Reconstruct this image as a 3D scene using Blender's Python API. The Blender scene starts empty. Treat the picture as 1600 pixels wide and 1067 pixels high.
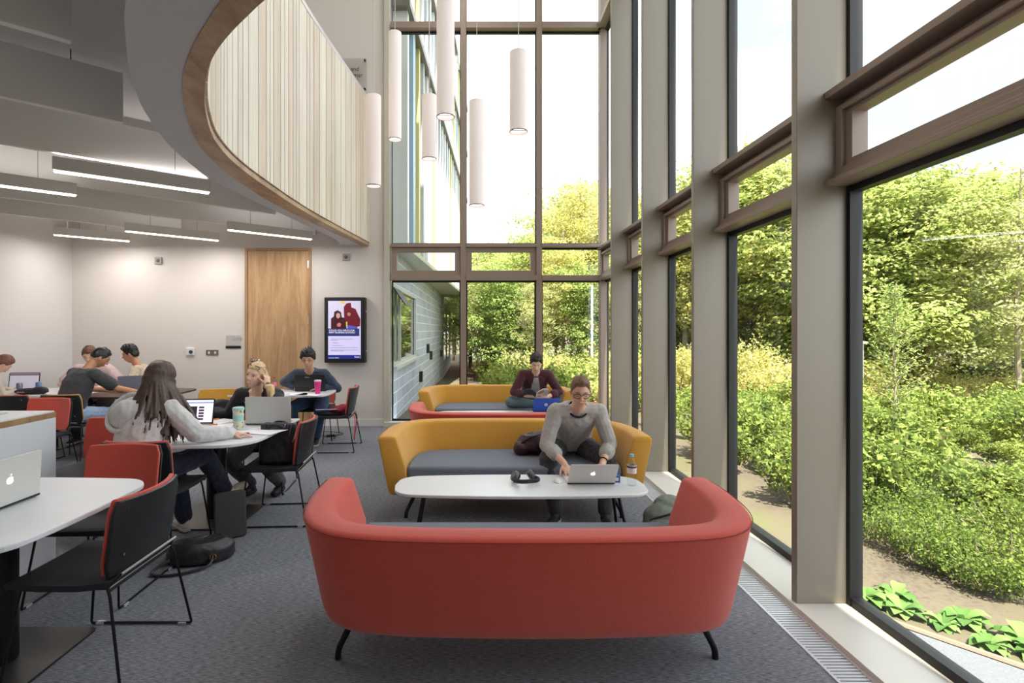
import bpy, bmesh, math, random
from mathutils import Vector, Matrix, noise
random.seed(7)
S = bpy.context.scene
C = S.collection
PI = math.pi
# ---------------------------------------------------------------- camera, sky, sun, exposure
F = 800.0; VX = 745.0; VY = 515.0; EYE = 1.55
cd = bpy.data.cameras.new('camera'); cam = bpy.data.objects.new('camera', cd); C.objects.link(cam)
cam.location = (0, 0, EYE); cam.rotation_euler = (PI/2, 0, 0)
cd.sensor_width = 36; cd.lens = 36*F/1600
cd.shift_x = (800-VX)/1600; cd.shift_y = (VY-533.5)/1600
cd.clip_start = .05; cd.clip_end = 400
S.camera = cam
S.view_settings.view_transform = 'Standard'; S.view_settings.look = 'None'
S.view_settings.gamma = 1; S.view_settings.use_curve_mapping = False
S.view_settings.exposure = 0.68
W = bpy.data.worlds.new('sky'); S.world = W; W.use_nodes = True
nt = W.node_tree; nt.nodes.clear()
def N(nt, t, **k):
    n = nt.nodes.new(t)
    for a, b in k.items(): setattr(n, a, b)
    return n
wo = N(nt, 'ShaderNodeOutputWorld'); bg = N(nt, 'ShaderNodeBackground'); bg.inputs[1].default_value = 2.5
tc = N(nt, 'ShaderNodeTexCoord'); mp = N(nt, 'ShaderNodeMapping'); mp.inputs['Scale'].default_value = (1, 1, 3)
nz = N(nt, 'ShaderNodeTexNoise'); nz.inputs['Scale'].default_value = 2.2; nz.inputs['Detail'].default_value = 5
rp = N(nt, 'ShaderNodeValToRGB')
rp.color_ramp.elements[0].position = .34; rp.color_ramp.elements[0].color = (.27, .31, .36, 1)
rp.color_ramp.elements[1].position = .56; rp.color_ramp.elements[1].color = (.82, .85, .90, 1)
L = nt.links.new
L(tc.outputs['Generated'], mp.inputs[0]); L(mp.outputs[0], nz.inputs[0]); L(nz.outputs[0], rp.inputs[0])
L(rp.outputs[0], bg.inputs[0]); L(bg.outputs[0], wo.inputs[0])
sd = bpy.data.lights.new('sun', 'SUN'); sun = bpy.data.objects.new('sun', sd); C.objects.link(sun)
sd.energy = 10.5; sd.angle = math.radians(1.0); sd.color = (1, .93, .80)
sun.rotation_euler = Vector((-0.05, 0.45, -0.89)).to_track_quat('-Z', 'Y').to_euler()

def lamp(name, loc, sx, sy, power, color=(1, .93, .86), rot=(0, 0, 0)):
    d = bpy.data.lights.new(name, 'AREA'); d.shape = 'RECTANGLE'; d.size = sx; d.size_y = sy
    d.energy = power; d.color = color
    o = bpy.data.objects.new(name, d); C.objects.link(o); o.location = loc; o.rotation_euler = rot
    return o
# ---------------------------------------------------------------- materials
MATS = {}
def srgb(r, g, b):
    f = lambda c: (c/255/12.92) if c/255 <= .04045 else ((c/255+.055)/1.055)**2.4
    return (f(r), f(g), f(b), 1)
def mat(name, col, rough=.6, metal=0, var=0, vscale=20, bump=0, bscale=80, emit=0, trans=0, vsc=None, sheen=0, coat=0):
    """col is sRGB 0..255; var mixes a darker shade by noise; bump adds noise relief"""
    if name in MATS: return MATS[name]
    m = bpy.data.materials.new(name); m.use_nodes = True; t = m.node_tree
    b = t.nodes['Principled BSDF']; c = srgb(*col)
    b.inputs['Base Color'].default_value = c; b.inputs['Roughness'].default_value = rough
    b.inputs['Metallic'].default_value = metal
    if sheen: b.inputs['Sheen Weight'].default_value = sheen
    if coat: b.inputs['Coat Weight'].default_value = coat
    if emit:
        b.inputs['Emission Color'].default_value = c; b.inputs['Emission Strength'].default_value = emit
    if var or bump:
        co = N(t, 'ShaderNodeTexCoord'); mpn = N(t, 'ShaderNodeMapping'); t.links.new(co.outputs['Object'], mpn.inputs[0])
        if vsc: mpn.inputs['Scale'].default_value = vsc
    if var:
        n = N(t, 'ShaderNodeTexNoise'); n.inputs['Scale'].default_value = vscale; n.inputs['Detail'].default_value = 4
        t.links.new(mpn.outputs[0], n.inputs[0])
        r = N(t, 'ShaderNodeValToRGB'); r.color_ramp.elements[0].position = .3; r.color_ramp.elements[1].position = .7
        r.color_ramp.elements[0].color = (c[0]*(1-var), c[1]*(1-var), c[2]*(1-var), 1)
        r.color_ramp.elements[1].color = (min(1, c[0]*(1+var)), min(1, c[1]*(1+var)), min(1, c[2]*(1+var)), 1)
        t.links.new(n.outputs[0], r.inputs[0]); t.links.new(r.outputs[0], b.inputs['Base Color'])
    if bump:
        n = N(t, 'ShaderNodeTexNoise'); n.inputs['Scale'].default_value = bscale; n.inputs['Detail'].default_value = 3
        t.links.new(mpn.outputs[0], n.inputs[0]); u = N(t, 'ShaderNodeBump'); u.inputs['Strength'].default_value = bump
        u.inputs['Distance'].default_value = .01
        t.links.new(n.outputs[0], u.inputs['Height']); t.links.new(u.outputs[0], b.inputs['Normal'])
    MATS[name] = m
    return m
def glass_mat(name, tint=(.97, .985, .98), refl=.06, rough=0.0):
    m = bpy.data.materials.new(name); m.use_nodes = True; t = m.node_tree; t.nodes.clear()
    o = N(t, 'ShaderNodeOutputMaterial'); a = N(t, 'ShaderNodeBsdfTransparent'); a.inputs[0].default_value = (*tint, 1)
    g = N(t, 'ShaderNodeBsdfGlossy'); g.inputs['Roughness'].default_value = rough
    lw = N(t, 'ShaderNodeLayerWeight'); lw.inputs[0].default_value = .5
    pw = N(t, 'ShaderNodeMath', operation='POWER'); pw.inputs[1].default_value = 5
    mu = N(t, 'ShaderNodeMath', operation='MULTIPLY_ADD'); mu.inputs[1].default_value = .45; mu.inputs[2].default_value = refl*.4
    mx = N(t, 'ShaderNodeMixShader'); t.links.new(lw.outputs['Facing'], pw.inputs[0]); t.links.new(pw.outputs[0], mu.inputs[0]); t.links.new(mu.outputs[0], mx.inputs[0])
    t.links.new(a.outputs[0], mx.inputs[1]); t.links.new(g.outputs[0], mx.inputs[2]); t.links.new(mx.outputs[0], o.inputs[0])
    MATS[name] = m; return m
def leaf_mat(name, col, col2, tr=.35, scale=1.3):
    m = bpy.data.materials.new(name); m.use_nodes = True; t = m.node_tree; t.nodes.clear()
    o = N(t, 'ShaderNodeOutputMaterial'); d = N(t, 'ShaderNodeBsdfDiffuse'); x = N(t, 'ShaderNodeBsdfTranslucent')
    g = N(t, 'ShaderNodeNewGeometry'); r = N(t, 'ShaderNodeValToRGB')
    r.color_ramp.elements[0].color = srgb(*col); r.color_ramp.elements[1].color = srgb(*col2)
    t.links.new(g.outputs['Random Per Island'], r.inputs[0])
    mx = N(t, 'ShaderNodeMixShader'); mx.inputs[0].default_value = tr
    for n in (d, x): t.links.new(r.outputs[0], n.inputs[0])
    t.links.new(d.outputs[0], mx.inputs[1]); t.links.new(x.outputs[0], mx.inputs[2]); t.links.new(mx.outputs[0], o.inputs[0])
    MATS[name] = m; return m
def wood_mat(name, c1, c2, rough=.5, sc=(1, 1, .08), scale=9, axis=None):
    m = bpy.data.materials.new(name); m.use_nodes = True; t = m.node_tree; b = t.nodes['Principled BSDF']
    b.inputs['Roughness'].default_value = rough
    co = N(t, 'ShaderNodeTexCoord'); mpn = N(t, 'ShaderNodeMapping'); mpn.inputs['Scale'].default_value = sc
    n1 = N(t, 'ShaderNodeTexNoise'); n1.inputs['Scale'].default_value = scale; n1.inputs['Detail'].default_value = 6; n1.inputs['Distortion'].default_value = 1.2
    n2 = N(t, 'ShaderNodeTexNoise'); n2.inputs['Scale'].default_value = scale*12; n2.inputs['Detail'].default_value = 3
    ad = N(t, 'ShaderNodeMath', operation='MULTIPLY_ADD'); ad.inputs[1].default_value = .35
    r = N(t, 'ShaderNodeValToRGB'); r.color_ramp.elements[0].position = .45; r.color_ramp.elements[1].position = .85
    r.color_ramp.elements[0].color = srgb(*c1); r.color_ramp.elements[1].color = srgb(*c2)
    k = t.links.new
    k(co.outputs['Object'], mpn.inputs[0]); k(mpn.outputs[0], n1.inputs[0]); k(mpn.outputs[0], n2.inputs[0])
    k(n2.outputs[0], ad.inputs[0]); k(n1.outputs[0], ad.inputs[2]); k(ad.outputs[0], r.inputs[0]); k(r.outputs[0], b.inputs['Base Color'])
    MATS[name] = m; return m
# ---------------------------------------------------------------- mesh helpers
def at(px, py, z):
    """where the sight line of a photo pixel meets the level z: gives x, y"""
    y = F*(z-EYE)/(VY-py); return ((px-VX)/F*y, y)
def V(*a): return Vector(a)
def smoothstep(a, b, x):
    t = max(0, min(1, (x-a)/(b-a))); return t*t*(3-2*t)
def frames(pts):
    T = []; n = len(pts)
    for i in range(n):
        a = pts[max(0, i-1)]; b = pts[min(n-1, i+1)]; T.append((b-a).normalized())
    u = T[0].cross(V(0, 0, 1))
    if u.length < .1: u = T[0].cross(V(1, 0, 0))
    u.normalize(); out = []
    for i in range(n):
        if i: u = T[i-1].rotation_difference(T[i]) @ u
        u = (u-T[i]*u.dot(T[i])).normalized()
        out.append((T[i], u, T[i].cross(u)))
    return out
def catmull(P, n, closed=False):
    P = [Vector(p) for p in P]; out = []; m = len(P); segs = m if closed else m-1
    for i in range(segs):
        if closed: a, b, c, d = P[i-1], P[i], P[(i+1) % m], P[(i+2) % m]
        else: a, b, c, d = P[max(0, i-1)], P[i], P[i+1], P[min(m-1, i+2)]
        for j in range(n):
            t = j/n
            out.append(.5*((2*b)+(c-a)*t+(2*a-5*b+4*c-d)*t*t+(3*b-a-3*c+d)*t**3))
    if not closed: out.append(P[-1])
    return out
def resample(pts, n):
    L = [0]
    for a, b in zip(pts, pts[1:]): L.append(L[-1]+(b-a).length)
    out = []; j = 0
    for i in range(n):
        t = L[-1]*i/(n-1)
        while j < len(L)-2 and L[j+1] < t: j += 1
        k = (t-L[j])/max(1e-9, L[j+1]-L[j]); out.append(pts[j].lerp(pts[j+1], min(1, k)))
    return out
class MB:
    def __init__(s): s.v = []; s.f = []; s.mi = []; s.k = 0
    def add(s, vs, fs):
        o = len(s.v); s.v += [tuple(v) for v in vs]
        for f in fs: s.f.append([i+o for i in f]); s.mi.append(s.k)
        return s
    def box(s, x0, x1, y0, y1, z0, z1, M=None):
        vs = [V(x, y, z) for z in (z0, z1) for y in (y0, y1) for x in (x0, x1)]
        if M: vs = [M @ v for v in vs]
        return s.add(vs, [(0, 2, 3, 1), (4, 5, 7, 6), (0, 1, 5, 4), (2, 6, 7, 3), (0, 4, 6, 2), (1, 3, 7, 5)])
    def rings(s, R, cap=True, closed=False):
        n = len(R[0]); vs = [p for r in R for p in r]; fs = []; m = len(R)
        for i in range(m if closed else m-1):
            for j in range(n):
                a = i*n+j; b = i*n+(j+1) % n; c = ((i+1) % m)*n+(j+1) % n; d = ((i+1) % m)*n+j
                fs.append((a, b, c, d))
        if cap and not closed: fs.append(tuple(range(n))[::-1]); fs.append(tuple(range((m-1)*n, m*n)))
        return s.add(vs, fs)
    def tube(s, pts, r, n=8, r2=None, flat=1, closed=False):
        pts = [Vector(p) for p in pts]
        if closed: pts2 = [pts[-1]]+pts+[pts[0]]; fr = frames(pts2)[1:-1]
        else: fr = frames(pts)
        R = []; m = len(pts)
        for i, (p, (t, u, w)) in enumerate(zip(pts, fr)):
            rr = r[i] if isinstance(r, (list, tuple)) else (r if r2 is None else r+(r2-r)*i/max(1, m-1))
            R.append([p+u*math.cos(a)*rr+w*math.sin(a)*rr*flat for a in [2*PI*j/n for j in range(n)]])
        return s.rings(R, closed=closed)
    def lathe(s, prof, c=(0, 0, 0), n=24, M=None):
        R = []
        for r, z in prof: R.append([V(c[0]+r*math.cos(2*PI*j/n), c[1]+r*math.sin(2*PI*j/n), c[2]+z) for j in range(n)])
        if M: R = [[M @ p for p in r] for r in R]
        return s.rings(R)
    def prism(s, poly, z0, z1):
        n = len(poly); vs = [V(p[0], p[1], z0) for p in poly]+[V(p[0], p[1], z1) for p in poly]
        return s.add(vs, [tuple(range(n))[::-1], tuple(range(n, 2*n))]+[(i, (i+1) % n, n+(i+1) % n, n+i) for i in range(n)])
    def poly3(s, pts): return s.add(pts, [tuple(range(len(pts)))])
    def ell(s, c, ax, nu=14, nv=9):
        """ax: three vectors (half axes) or three numbers"""
        c = Vector(c)
        if not hasattr(ax[0], '__len__'): ax = (V(ax[0], 0, 0), V(0, ax[1], 0), V(0, 0, ax[2]))
        R = []
        for i in range(1, nv):
            th = PI*i/nv-PI/2
            R.append([c+ax[0]*math.cos(th)*math.cos(2*PI*j/nu)+ax[1]*math.cos(th)*math.sin(2*PI*j/nu)+ax[2]*math.sin(th) for j in range(nu)])
        vs = [p for r in R for p in r]+[c-ax[2], c+ax[2]]; fs = []; m = len(R); b = m*nu
        for i in range(m-1):
            for j in range(nu): fs.append((i*nu+j, i*nu+(j+1) % nu, (i+1)*nu+(j+1) % nu, (i+1)*nu+j))
        for j in range(nu):
            fs.append((b, (j+1) % nu, j)); fs.append((b+1, (m-1)*nu+j, (m-1)*nu+(j+1) % nu))
        return s.add(vs, fs)
    def cap(s, p, q, r1, r2=None, n=12):
        p = Vector(p); q = Vector(q); r2 = r1 if r2 is None else r2; d = q-p
        if d.length < 1e-6: return s.ell(p, (r1, r1, r1))
        t = d.normalized(); u = t.cross(V(0, 0, 1))
        if u.length < .1: u = t.cross(V(1, 0, 0))
        u.normalize(); w = t.cross(u); R = []
        for a in (-80, -55, -25): R.append((p+t*r1*math.sin(math.radians(a)), r1*math.cos(math.radians(a))))
        for k in (0, .33, .66, 1): R.append((p+d*k, r1+(r2-r1)*k))
        for a in (25, 55, 80): R.append((q+t*r2*math.sin(math.radians(a)), r2*math.cos(math.radians(a))))
        return s.rings([[c+u*math.cos(2*PI*j/n)*r+w*math.sin(2*PI*j/n)*r for j in range(n)] for c, r in R])
    def mesh(s, name):
        me = bpy.data.meshes.new(name); me.from_pydata(s.v, [], s.f); me.update(); return me
    def build(s, name, m, parent=None, smooth=False, bevel=0, seg=2, loc=None, fix=True):
        me = s.mesh(name)
        if fix:
            b = bmesh.new(); b.from_mesh(me); bmesh.ops.recalc_face_normals(b, faces=b.faces); b.to_mesh(me); b.free()
        ms = m if isinstance(m, (list, tuple)) else [m]
        for q in ms: me.materials.append(q)
        if len(ms) > 1: me.polygons.foreach_set('material_index', s.mi)
        if smooth:
            me.polygons.foreach_set('use_smooth', [True]*len(me.polygons))
            try: me.set_sharp_from_angle(angle=math.radians(40 if smooth is True else smooth))
            except Exception: pass
        o = bpy.data.objects.new(name, me); C.objects.link(o)
        if parent: o.parent = parent
        if loc: o.location = loc
        if bevel:
            d = o.modifiers.new('b', 'BEVEL'); d.width = bevel; d.segments = seg; d.limit_method = 'ANGLE'; d.angle_limit = math.radians(50)
        return o
def tag(o, label=None, cat=None, group=None, kind=None):
    if label: o['label'] = label
    if cat: o['category'] = cat
    if group: o['group'] = group
    if kind: o['kind'] = kind
    return o
def thing(name, label, cat, loc=(0, 0, 0), rot=0, group=None, kind=None):
    o = bpy.data.objects.new(name, None); C.objects.link(o); o.location = loc; o.rotation_euler = (0, 0, rot)
    o.empty_display_size = .1
    return tag(o, label, cat, group, kind)
def struct(o): o['kind'] = 'structure'; return o
KIDS = {}
def dup(root, loc=None, rot=None, label=None, group=None, scale=None):
    def cp(o, parent):
        c = o.copy(); C.objects.link(c)
        if parent: c.parent = parent
        for ch in [x for x in o.children]: cp(ch, c)
        return c
    r = cp(root, None)
    if loc is not None: r.location = loc
    if rot is not None: r.rotation_euler = rot if hasattr(rot, '__len__') else (0, 0, rot)
    if scale is not None: r.scale = (scale,)*3 if not hasattr(scale, '__len__') else scale
    if label: r['label'] = label
    if group: r['group'] = group
    return r
def rrect(x0, x1, y0, y1, r, n=5, bulge=0):
    pts = []
    for cx, cy, a0 in ((x1-r, y1-r, 0), (x0+r, y1-r, 90), (x0+r, y0+r, 180), (x1-r, y0+r, 270)):
        for i in range(n+1):
            a = math.radians(a0+90*i/n); pts.append((cx+r*math.cos(a), cy+r*math.sin(a)))
    if bulge:
        out = []; m = len(pts); cx = (x0+x1)/2; cy = (y0+y1)/2; hx = (x1-x0)/2; hy = (y1-y0)/2
        for i in range(m):
            a = pts[i]; b = pts[(i+1) % m]; d = math.hypot(b[0]-a[0], b[1]-a[1]); k = max(1, int(d/.1))
            for j in range(k): out.append((a[0]+(b[0]-a[0])*j/k, a[1]+(b[1]-a[1])*j/k))
        pts = [(cx+(x-cx)*(1+bulge*(1-((y-cy)/hy)**2)/hx), cy+(y-cy)*(1+bulge*(1-((x-cx)/hx)**2)/hy)) for x, y in out]
    return pts
def text_mesh(s, size, m, parent, loc, rot, name='lettering', align='LEFT', depth=.0008, bold=0):
    cu = bpy.data.curves.new(name, 'FONT'); cu.body = s; cu.size = size; cu.extrude = depth; cu.align_x = align; cu.offset = bold
    o = bpy.data.objects.new(name, cu); C.objects.link(o)
    me = bpy.data.meshes.new_from_object(o); bpy.data.objects.remove(o)
    me.materials.clear(); me.materials.append(m)
    q = bpy.data.objects.new(name, me); C.objects.link(q); q.parent = parent; q.location = loc; q.rotation_euler = rot
    return q
# shared materials
M_black = mat('black_metal', (22, 22, 24), .35, .3)
M_blackfab = mat('black_seat_fabric', (38, 39, 45), .75, bump=.3, bscale=500)
M_blackshell = mat('black_shell', (34, 35, 38), .42)
M_red = mat('red_wool', (206, 78, 62), .9, var=.13, vscale=260, bump=.35, bscale=420, sheen=.3)
M_yellow = mat('mustard_wool', (214, 156, 58), .9, var=.12, vscale=260, bump=.35, bscale=420, sheen=.25)
M_grey = mat('grey_blue_wool', (118, 124, 136), .9, var=.16, vscale=320, bump=.35, bscale=420)
M_white = mat('white_laminate', (226, 227, 229), .32)
M_alu = mat('brushed_aluminium', (196, 198, 200), .36, .75)
M_chrome = mat('chrome', (200, 200, 205), .15, 1)
M_paper = mat('paper', (240, 240, 245), .8)
M_bronze = mat('bronze_anodised_frame', (152, 135, 124), .4, .15)
M_gasket = mat('black_gasket', (20, 22, 24), .5)
M_fin = mat('warm_grey_metal', (148, 140, 128), .42, .3)
M_glass = glass_mat('clear_window_glass')
M_screen_dark = mat('dark_plastic', (24, 25, 28), .35)
M_wall = mat('warm_white_paint', (219, 213, 207), .85, bump=.05, bscale=60)
M_wallw = mat('pale_white_paint', (226, 224, 223), .85)
# ================================================================ THE SETTING
FW = 8.25; XG = 2.09; XL = -6.52; YB = -3.2; TOP = 8.6
m = bpy.data.materials.new('carpet'); m.use_nodes = True; t = m.node_tree; b = t.nodes['Principled BSDF']; b.inputs['Roughness'].default_value = .95
co = N(t, 'ShaderNodeTexCoord'); m1 = N(t, 'ShaderNodeMapping'); m1.inputs['Scale'].default_value = (30, 330, 1)
n1 = N(t, 'ShaderNodeTexNoise'); n1.inputs['Scale'].default_value = 1; n1.inputs['Detail'].default_value = 3
n2 = N(t, 'ShaderNodeTexNoise'); n2.inputs['Scale'].default_value = 420; n2.inputs['Detail'].default_value = 2
mm = N(t, 'ShaderNodeMath', operation='ADD'); r = N(t, 'ShaderNodeValToRGB')
r.color_ramp.elements[0].position = .78; r.color_ramp.elements[1].position = 1.22/1.0 if False else 1.0
r.color_ramp.elements[0].color = srgb(80, 82, 88); r.color_ramp.elements[1].color = srgb(152, 154, 161)
sc = N(t, 'ShaderNodeMath', operation='MULTIPLY'); sc.inputs[1].default_value = .88
k = t.links.new
k(co.outputs['Object'], m1.inputs[0]); k(m1.outputs[0], n1.inputs[0]); k(co.outputs['Object'], n2.inputs[0])
k(n1.outputs[0], mm.inputs[0]); k(n2.outputs[0], mm.inputs[1]); k(mm.outputs[0], sc.inputs[0]); k(sc.outputs[0], r.inputs[0]); k(r.outputs[0], b.inputs['Base Color'])
bp = N(t, 'ShaderNodeBump'); bp.inputs['Strength'].default_value = .5; bp.inputs['Distance'].default_value = .004
k(mm.outputs[0], bp.inputs['Height']); k(bp.outputs[0], b.inputs['Normal'])
M_carpet = m
fl = struct(MB().box(XL, 1.585, YB, FW+.15, -.2, 0).build('floor', M_carpet))
struct(MB().box(1.585, XG+.03, YB, FW+.15, -.2, -.03).build('trim_1', mat('dark_trench', (30, 32, 36), .8)))
# walls
struct(MB().box(XL-.15, -1.48, FW, FW+.3, 0, TOP).build('wall_back', M_wall))
wl = mat('light_grey_paint', (214, 211, 209), .85)
struct(MB().box(XL-.15, XL, YB, FW, 0, TOP).build('wall_left', wl))
struct(MB().box(XL-.15, XG+.2, YB-.15, YB, 0, TOP).build('wall_rear', M_wall))
struct(MB().box(XL, -3.74, FW-.016, FW, 0, .11).box(-2.63, -1.48, FW-.016, FW, 0, .11).build('baseboard_back', mat('skirting_white', (232, 230, 227), .5)))
struct(MB().box(XL, XL+.016, YB, FW-.016, 0, .11).build('baseboard_left', MATS['skirting_white']))
struct(MB().box(XL-.15, XG+.25, YB-.15, FW+.4, TOP, TOP+.3).build('ceiling', M_wallw))
# fill lamps added in the unseen atrium ceiling, built as square luminaires
for i, (x, y) in enumerate(((-.2, 3.2), (-.2, 5.4), (-.2, 7.3), (-4.4, 2.5), (-4.4, 6))):
    o = thing('atrium_fill_light', 'added square fill lamp in the unseen high atrium ceiling', 'ceiling light', (x, y, TOP), group='added fill lamps in the high ceiling')
    MB().box(-.42, .42, -.42, .42, -.03, -.001).build('frame', M_white, o)
    MB().box(-.38, .38, -.38, .38, -.036, -.03).build('diffuser', mat('fill_lamp_diffuser', (255, 250, 242), .5, emit=3), o)
    lamp('atrium_fill_lamp', (x, y, TOP-.05), .7, .7, 12, (1,.96,.92))
# mezzanine edge curves in plan (traced at the level of its underside, then carried on over the camera)
ZB = 2.90
Vp = [(568, 384), (487, 337), (412, 289), (367, 255), (337, 221), (324, 187), (319.5, 150), (324, 112), (337, 82), (360, 52), (390, 22), (414, 0)]
Lp = [(571, 387), (450, 330), (375, 285), (322, 240), (296, 195), (286, 150), (287, 112), (300, 75), (319, 41), (347, 0)]
Wp = [(525, 375), (412, 322), (337, 285), (300, 259), (262, 225), (229, 180), (210, 139), (200, 97), (196, 56), (197, 0)]
def curve(px, tail, x0):
    P = [V(*at(a, b_, ZB), 0) for a, b_ in px]
    P = [V(x0, FW, 0)]+[p for p in P if p.y < FW-.15]+[V(*q, 0) for q in tail]
    return resample(catmull(P, 8), 150)
cV = curve(Vp, [(-.3, 1.62), (.6, 1.25), (1.76, 1.12)], -1.74)
cL = curve(Lp, [(-.42, 1.47), (.55, 1.09), (1.76, .96)], -1.86)
cW = curve(Wp, [(-.75, 1.25), (.4, .72), (1.76, .58)], -2.27)
M_ash = wood_mat('ash_wood_band', (150, 118, 92), (196, 164, 134), .45, (1, .35, 1), 5)
M_sl = [wood_mat('ash_slat_a', (210, 195, 180), (230, 218, 205), .5, (3, 3, .15), 6), wood_mat('ash_slat_b', (218, 206, 193), (237, 228, 217), .5, (3, 3, .15), 7),
        wood_mat('ash_slat_c', (202, 184, 166), (223, 207, 190), .5, (3, 3, .15), 5)]
M_soffit = mat('soffit_paint', (206, 205, 208), .8)
# bulkhead (white soffit ring), wooden underside ring
def ring(c1, c2, z0, z1):
    R = [[V(a.x, a.y, z0), V(b_.x, b_.y, z0), V(b_.x, b_.y, z1), V(a.x, a.y, z1)] for a, b_ in zip(c1, c2)]
    return MB().rings(R)
struct(ring(cL, cW, ZB+.005, 3.5).build('trim_2', M_soffit, smooth=True))
bal = thing('balustrade', 'tall curved balustrade of pale vertical ash boards round the upper floor void', 'balustrade', (0, 0, 0))
ring(cV, cL, ZB, ZB+.05).build('underside_band', M_ash, bal, smooth=True)
ring([p.lerp(q, .12) for p, q in zip(cV, cL)], [p.lerp(q, .9) for p, q in zip(cV, cL)], ZB+.05, 5.18).build('core', mat('dark_gap', (96, 78, 62), .8), bal, smooth=True)
dense = resample(cV, 1400)
acc = [0]
for a, b_ in zip(dense, dense[1:]): acc.append(acc[-1]+(b_-a).length)
rnd = random.Random(3); sl = MB(); i = 0
while i < len(dense)-4:
    w = rnd.choice((.09, .11, .13, .16, .20, .07)); j = i
    while j < len(dense)-1 and acc[j]-acc[i] < w: j += 1
    sl.k = rnd.randrange(3); seg = dense[i:j+1:max(1, (j-i)//2)]
    if seg[-1] != dense[j]: seg.append(dense[j])
    R = []
    for q, p in enumerate(seg):
        tdir = (seg[min(q+1, len(seg)-1)]-seg[max(q-1, 0)]).normalized(); nrm = V(-tdir.y, tdir.x, 0)
        if nrm.dot(V(0, 3.5, 0)-p) < 0: nrm = -nrm
        R.append([V(*(p-nrm*.0)[:2], ZB+.055), V(*(p+nrm*.016)[:2], ZB+.055), V(*(p+nrm*.016)[:2], 5.22), V(*(p-nrm*.0)[:2], 5.22)])
    if len(R) > 1: sl.rings(R)
    g0 = j
    while j < len(dense)-1 and acc[j]-acc[g0] < .011: j += 1
    i = j
sl.build('slat_panel', M_sl, bal)
ring([p.lerp(q, -.12) for p, q in zip(cV, cL)], [p.lerp(q, 1.0) for p, q in zip(cV, cL)], 5.22, 5.275).build('handrail', mat('pale_rail', (206, 200, 200), .35, .3), bal, smooth=True)
# mezzanine slab (ceiling of the low part)
poly = [(p.x, p.y) for p in cW]+[(XG-.02, .58), (XG-.02, YB), (XL, YB), (XL, FW)]
struct(MB().prism(poly, 3.5, 3.9).build('ceiling_low', mat('grey_white_ceiling', (200, 197, 195), .9)))
poly = [(p.x, p.y) for p in cL]+[(XG-.02, .96), (XG-.02, YB), (XL, YB), (XL, FW)]
# acoustic baffles hanging below it
M_baf = mat('white_baffle', (234, 232, 228), .9, bump=.06, bscale=200)
dv = V(955, F, 0).normalized()
ends = [(-1.0, 1.2), at(111, 67, 3.06), at(192, 193, 3.06), at(325, 280, 3.06), at(430, 335, 3.06), at(492, 368, 3.06), None, None]
nv_ = V(dv.y, -dv.x, 0)
dist = [nv_.dot(V(*e, 0)) for e in ends if e]
step = (dist[5]-dist[1])/4
for i in range(8):
    if ends[i]: e = V(*ends[i], 0); nd = nv_.dot(e)
    else:
        nd = dist[5]+step*(i-5)
        e = nv_*nd; e = e+dv*((FW-.25-e.y)/dv.y)
    s0 = (XL+.12-e.x)/dv.x
    s1 = (YB+.2-e.y)/dv.y; s0 = max(s0, s1); a = e+dv*s0
    ln = (e-a).length; o = thing('ceiling_baffle', ['white acoustic baffle over the near end of the study area', 'topmost white acoustic baffle at the upper left corner', 'white acoustic baffle second down in the upper left, its end squared beside the curved soffit',
        'long white acoustic baffle just above the brightest strip light', 'white acoustic baffle right behind the brightest strip light', 'white acoustic baffle nearest the door, ending at the curved soffit',
        'white acoustic baffle above the two middle strip lights at the back', 'short white acoustic baffle in the far left ceiling corner'][i], 'ceiling baffle', (a.x, a.y, 3.06), math.atan2(dv.y, dv.x), 'acoustic baffles below the low ceiling')
    MB().box(0, ln, -.025, .025, 0, .36).build('panel', M_baf, o, bevel=.004)
    for kx in [x for x in (.3, 1.6, 2.9, 4.2, 5.5) if x < ln-.1]:
        MB().tube([V(ln-kx, 0, .36), V(ln-kx, 0, .44)], .0035, 6).build('hanger', M_black, o)
# linear lights
M_tube = mat('strip_lamp_diffuser', (255, 240, 226), .5, emit=5.0)
ll = [((82, 268), (328, 303), 'large strip light nearest the curved soffit, brightest in view'), ((-90, 280), (120, 307), 'white strip light cut by the left edge of the photograph'),
      ((39, 364), (203, 378), 'leftmost of the three far strip lights near the back wall'), ((195, 362), (342, 377), 'middle one of the three far strip lights near the back wall'),
      ((355, 360), (487, 375), 'rightmost of the three far strip lights, by the door')]
for (a, b_, lb) in ll:
    A = V(*at(*a, 2.9), 2.9); B = V(*at(*b_, 2.9), 2.9)
    if A.x < XL+.45: A = A.lerp(B, (XL+.45-A.x)/(B.x-A.x))
    if B.y > FW-.08: B = B.lerp(A, (B.y-FW+.08)/(B.y-A.y))
    d = (B-A); ln = d.length; an = math.atan2(d.y, d.x)
    o = thing('strip_light', lb, 'ceiling light', A, an, 'linear strip lights under the low ceiling')
    MB().box(0, ln, -.045, .045, .012, .125).build('housing', mat('light_housing', (214, 211, 208), .6), o, bevel=.003)
    MB().box(.01, ln-.01, -.025, .025, 0, .012).build('diffuser', M_tube, o)
    [MB().tube([V(q, 0, .12), V(q, 0, .598)], .002, 6).build('cable', M_black, o) for q in (.3, ln-.3)]
    c = (A+B)/2; lamp('strip_lamp', (c.x, c.y, 2.888), ln*.95, .04, 9*ln, (1, .95, .91), (0, 0, an)); lamp('added_uplight', (c.x, c.y, 3.035), ln*.95, .05, 1.1*ln, (1, .95, .91), (PI, 0, an))  # the upward lamp is added to brighten the low ceiling
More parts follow.
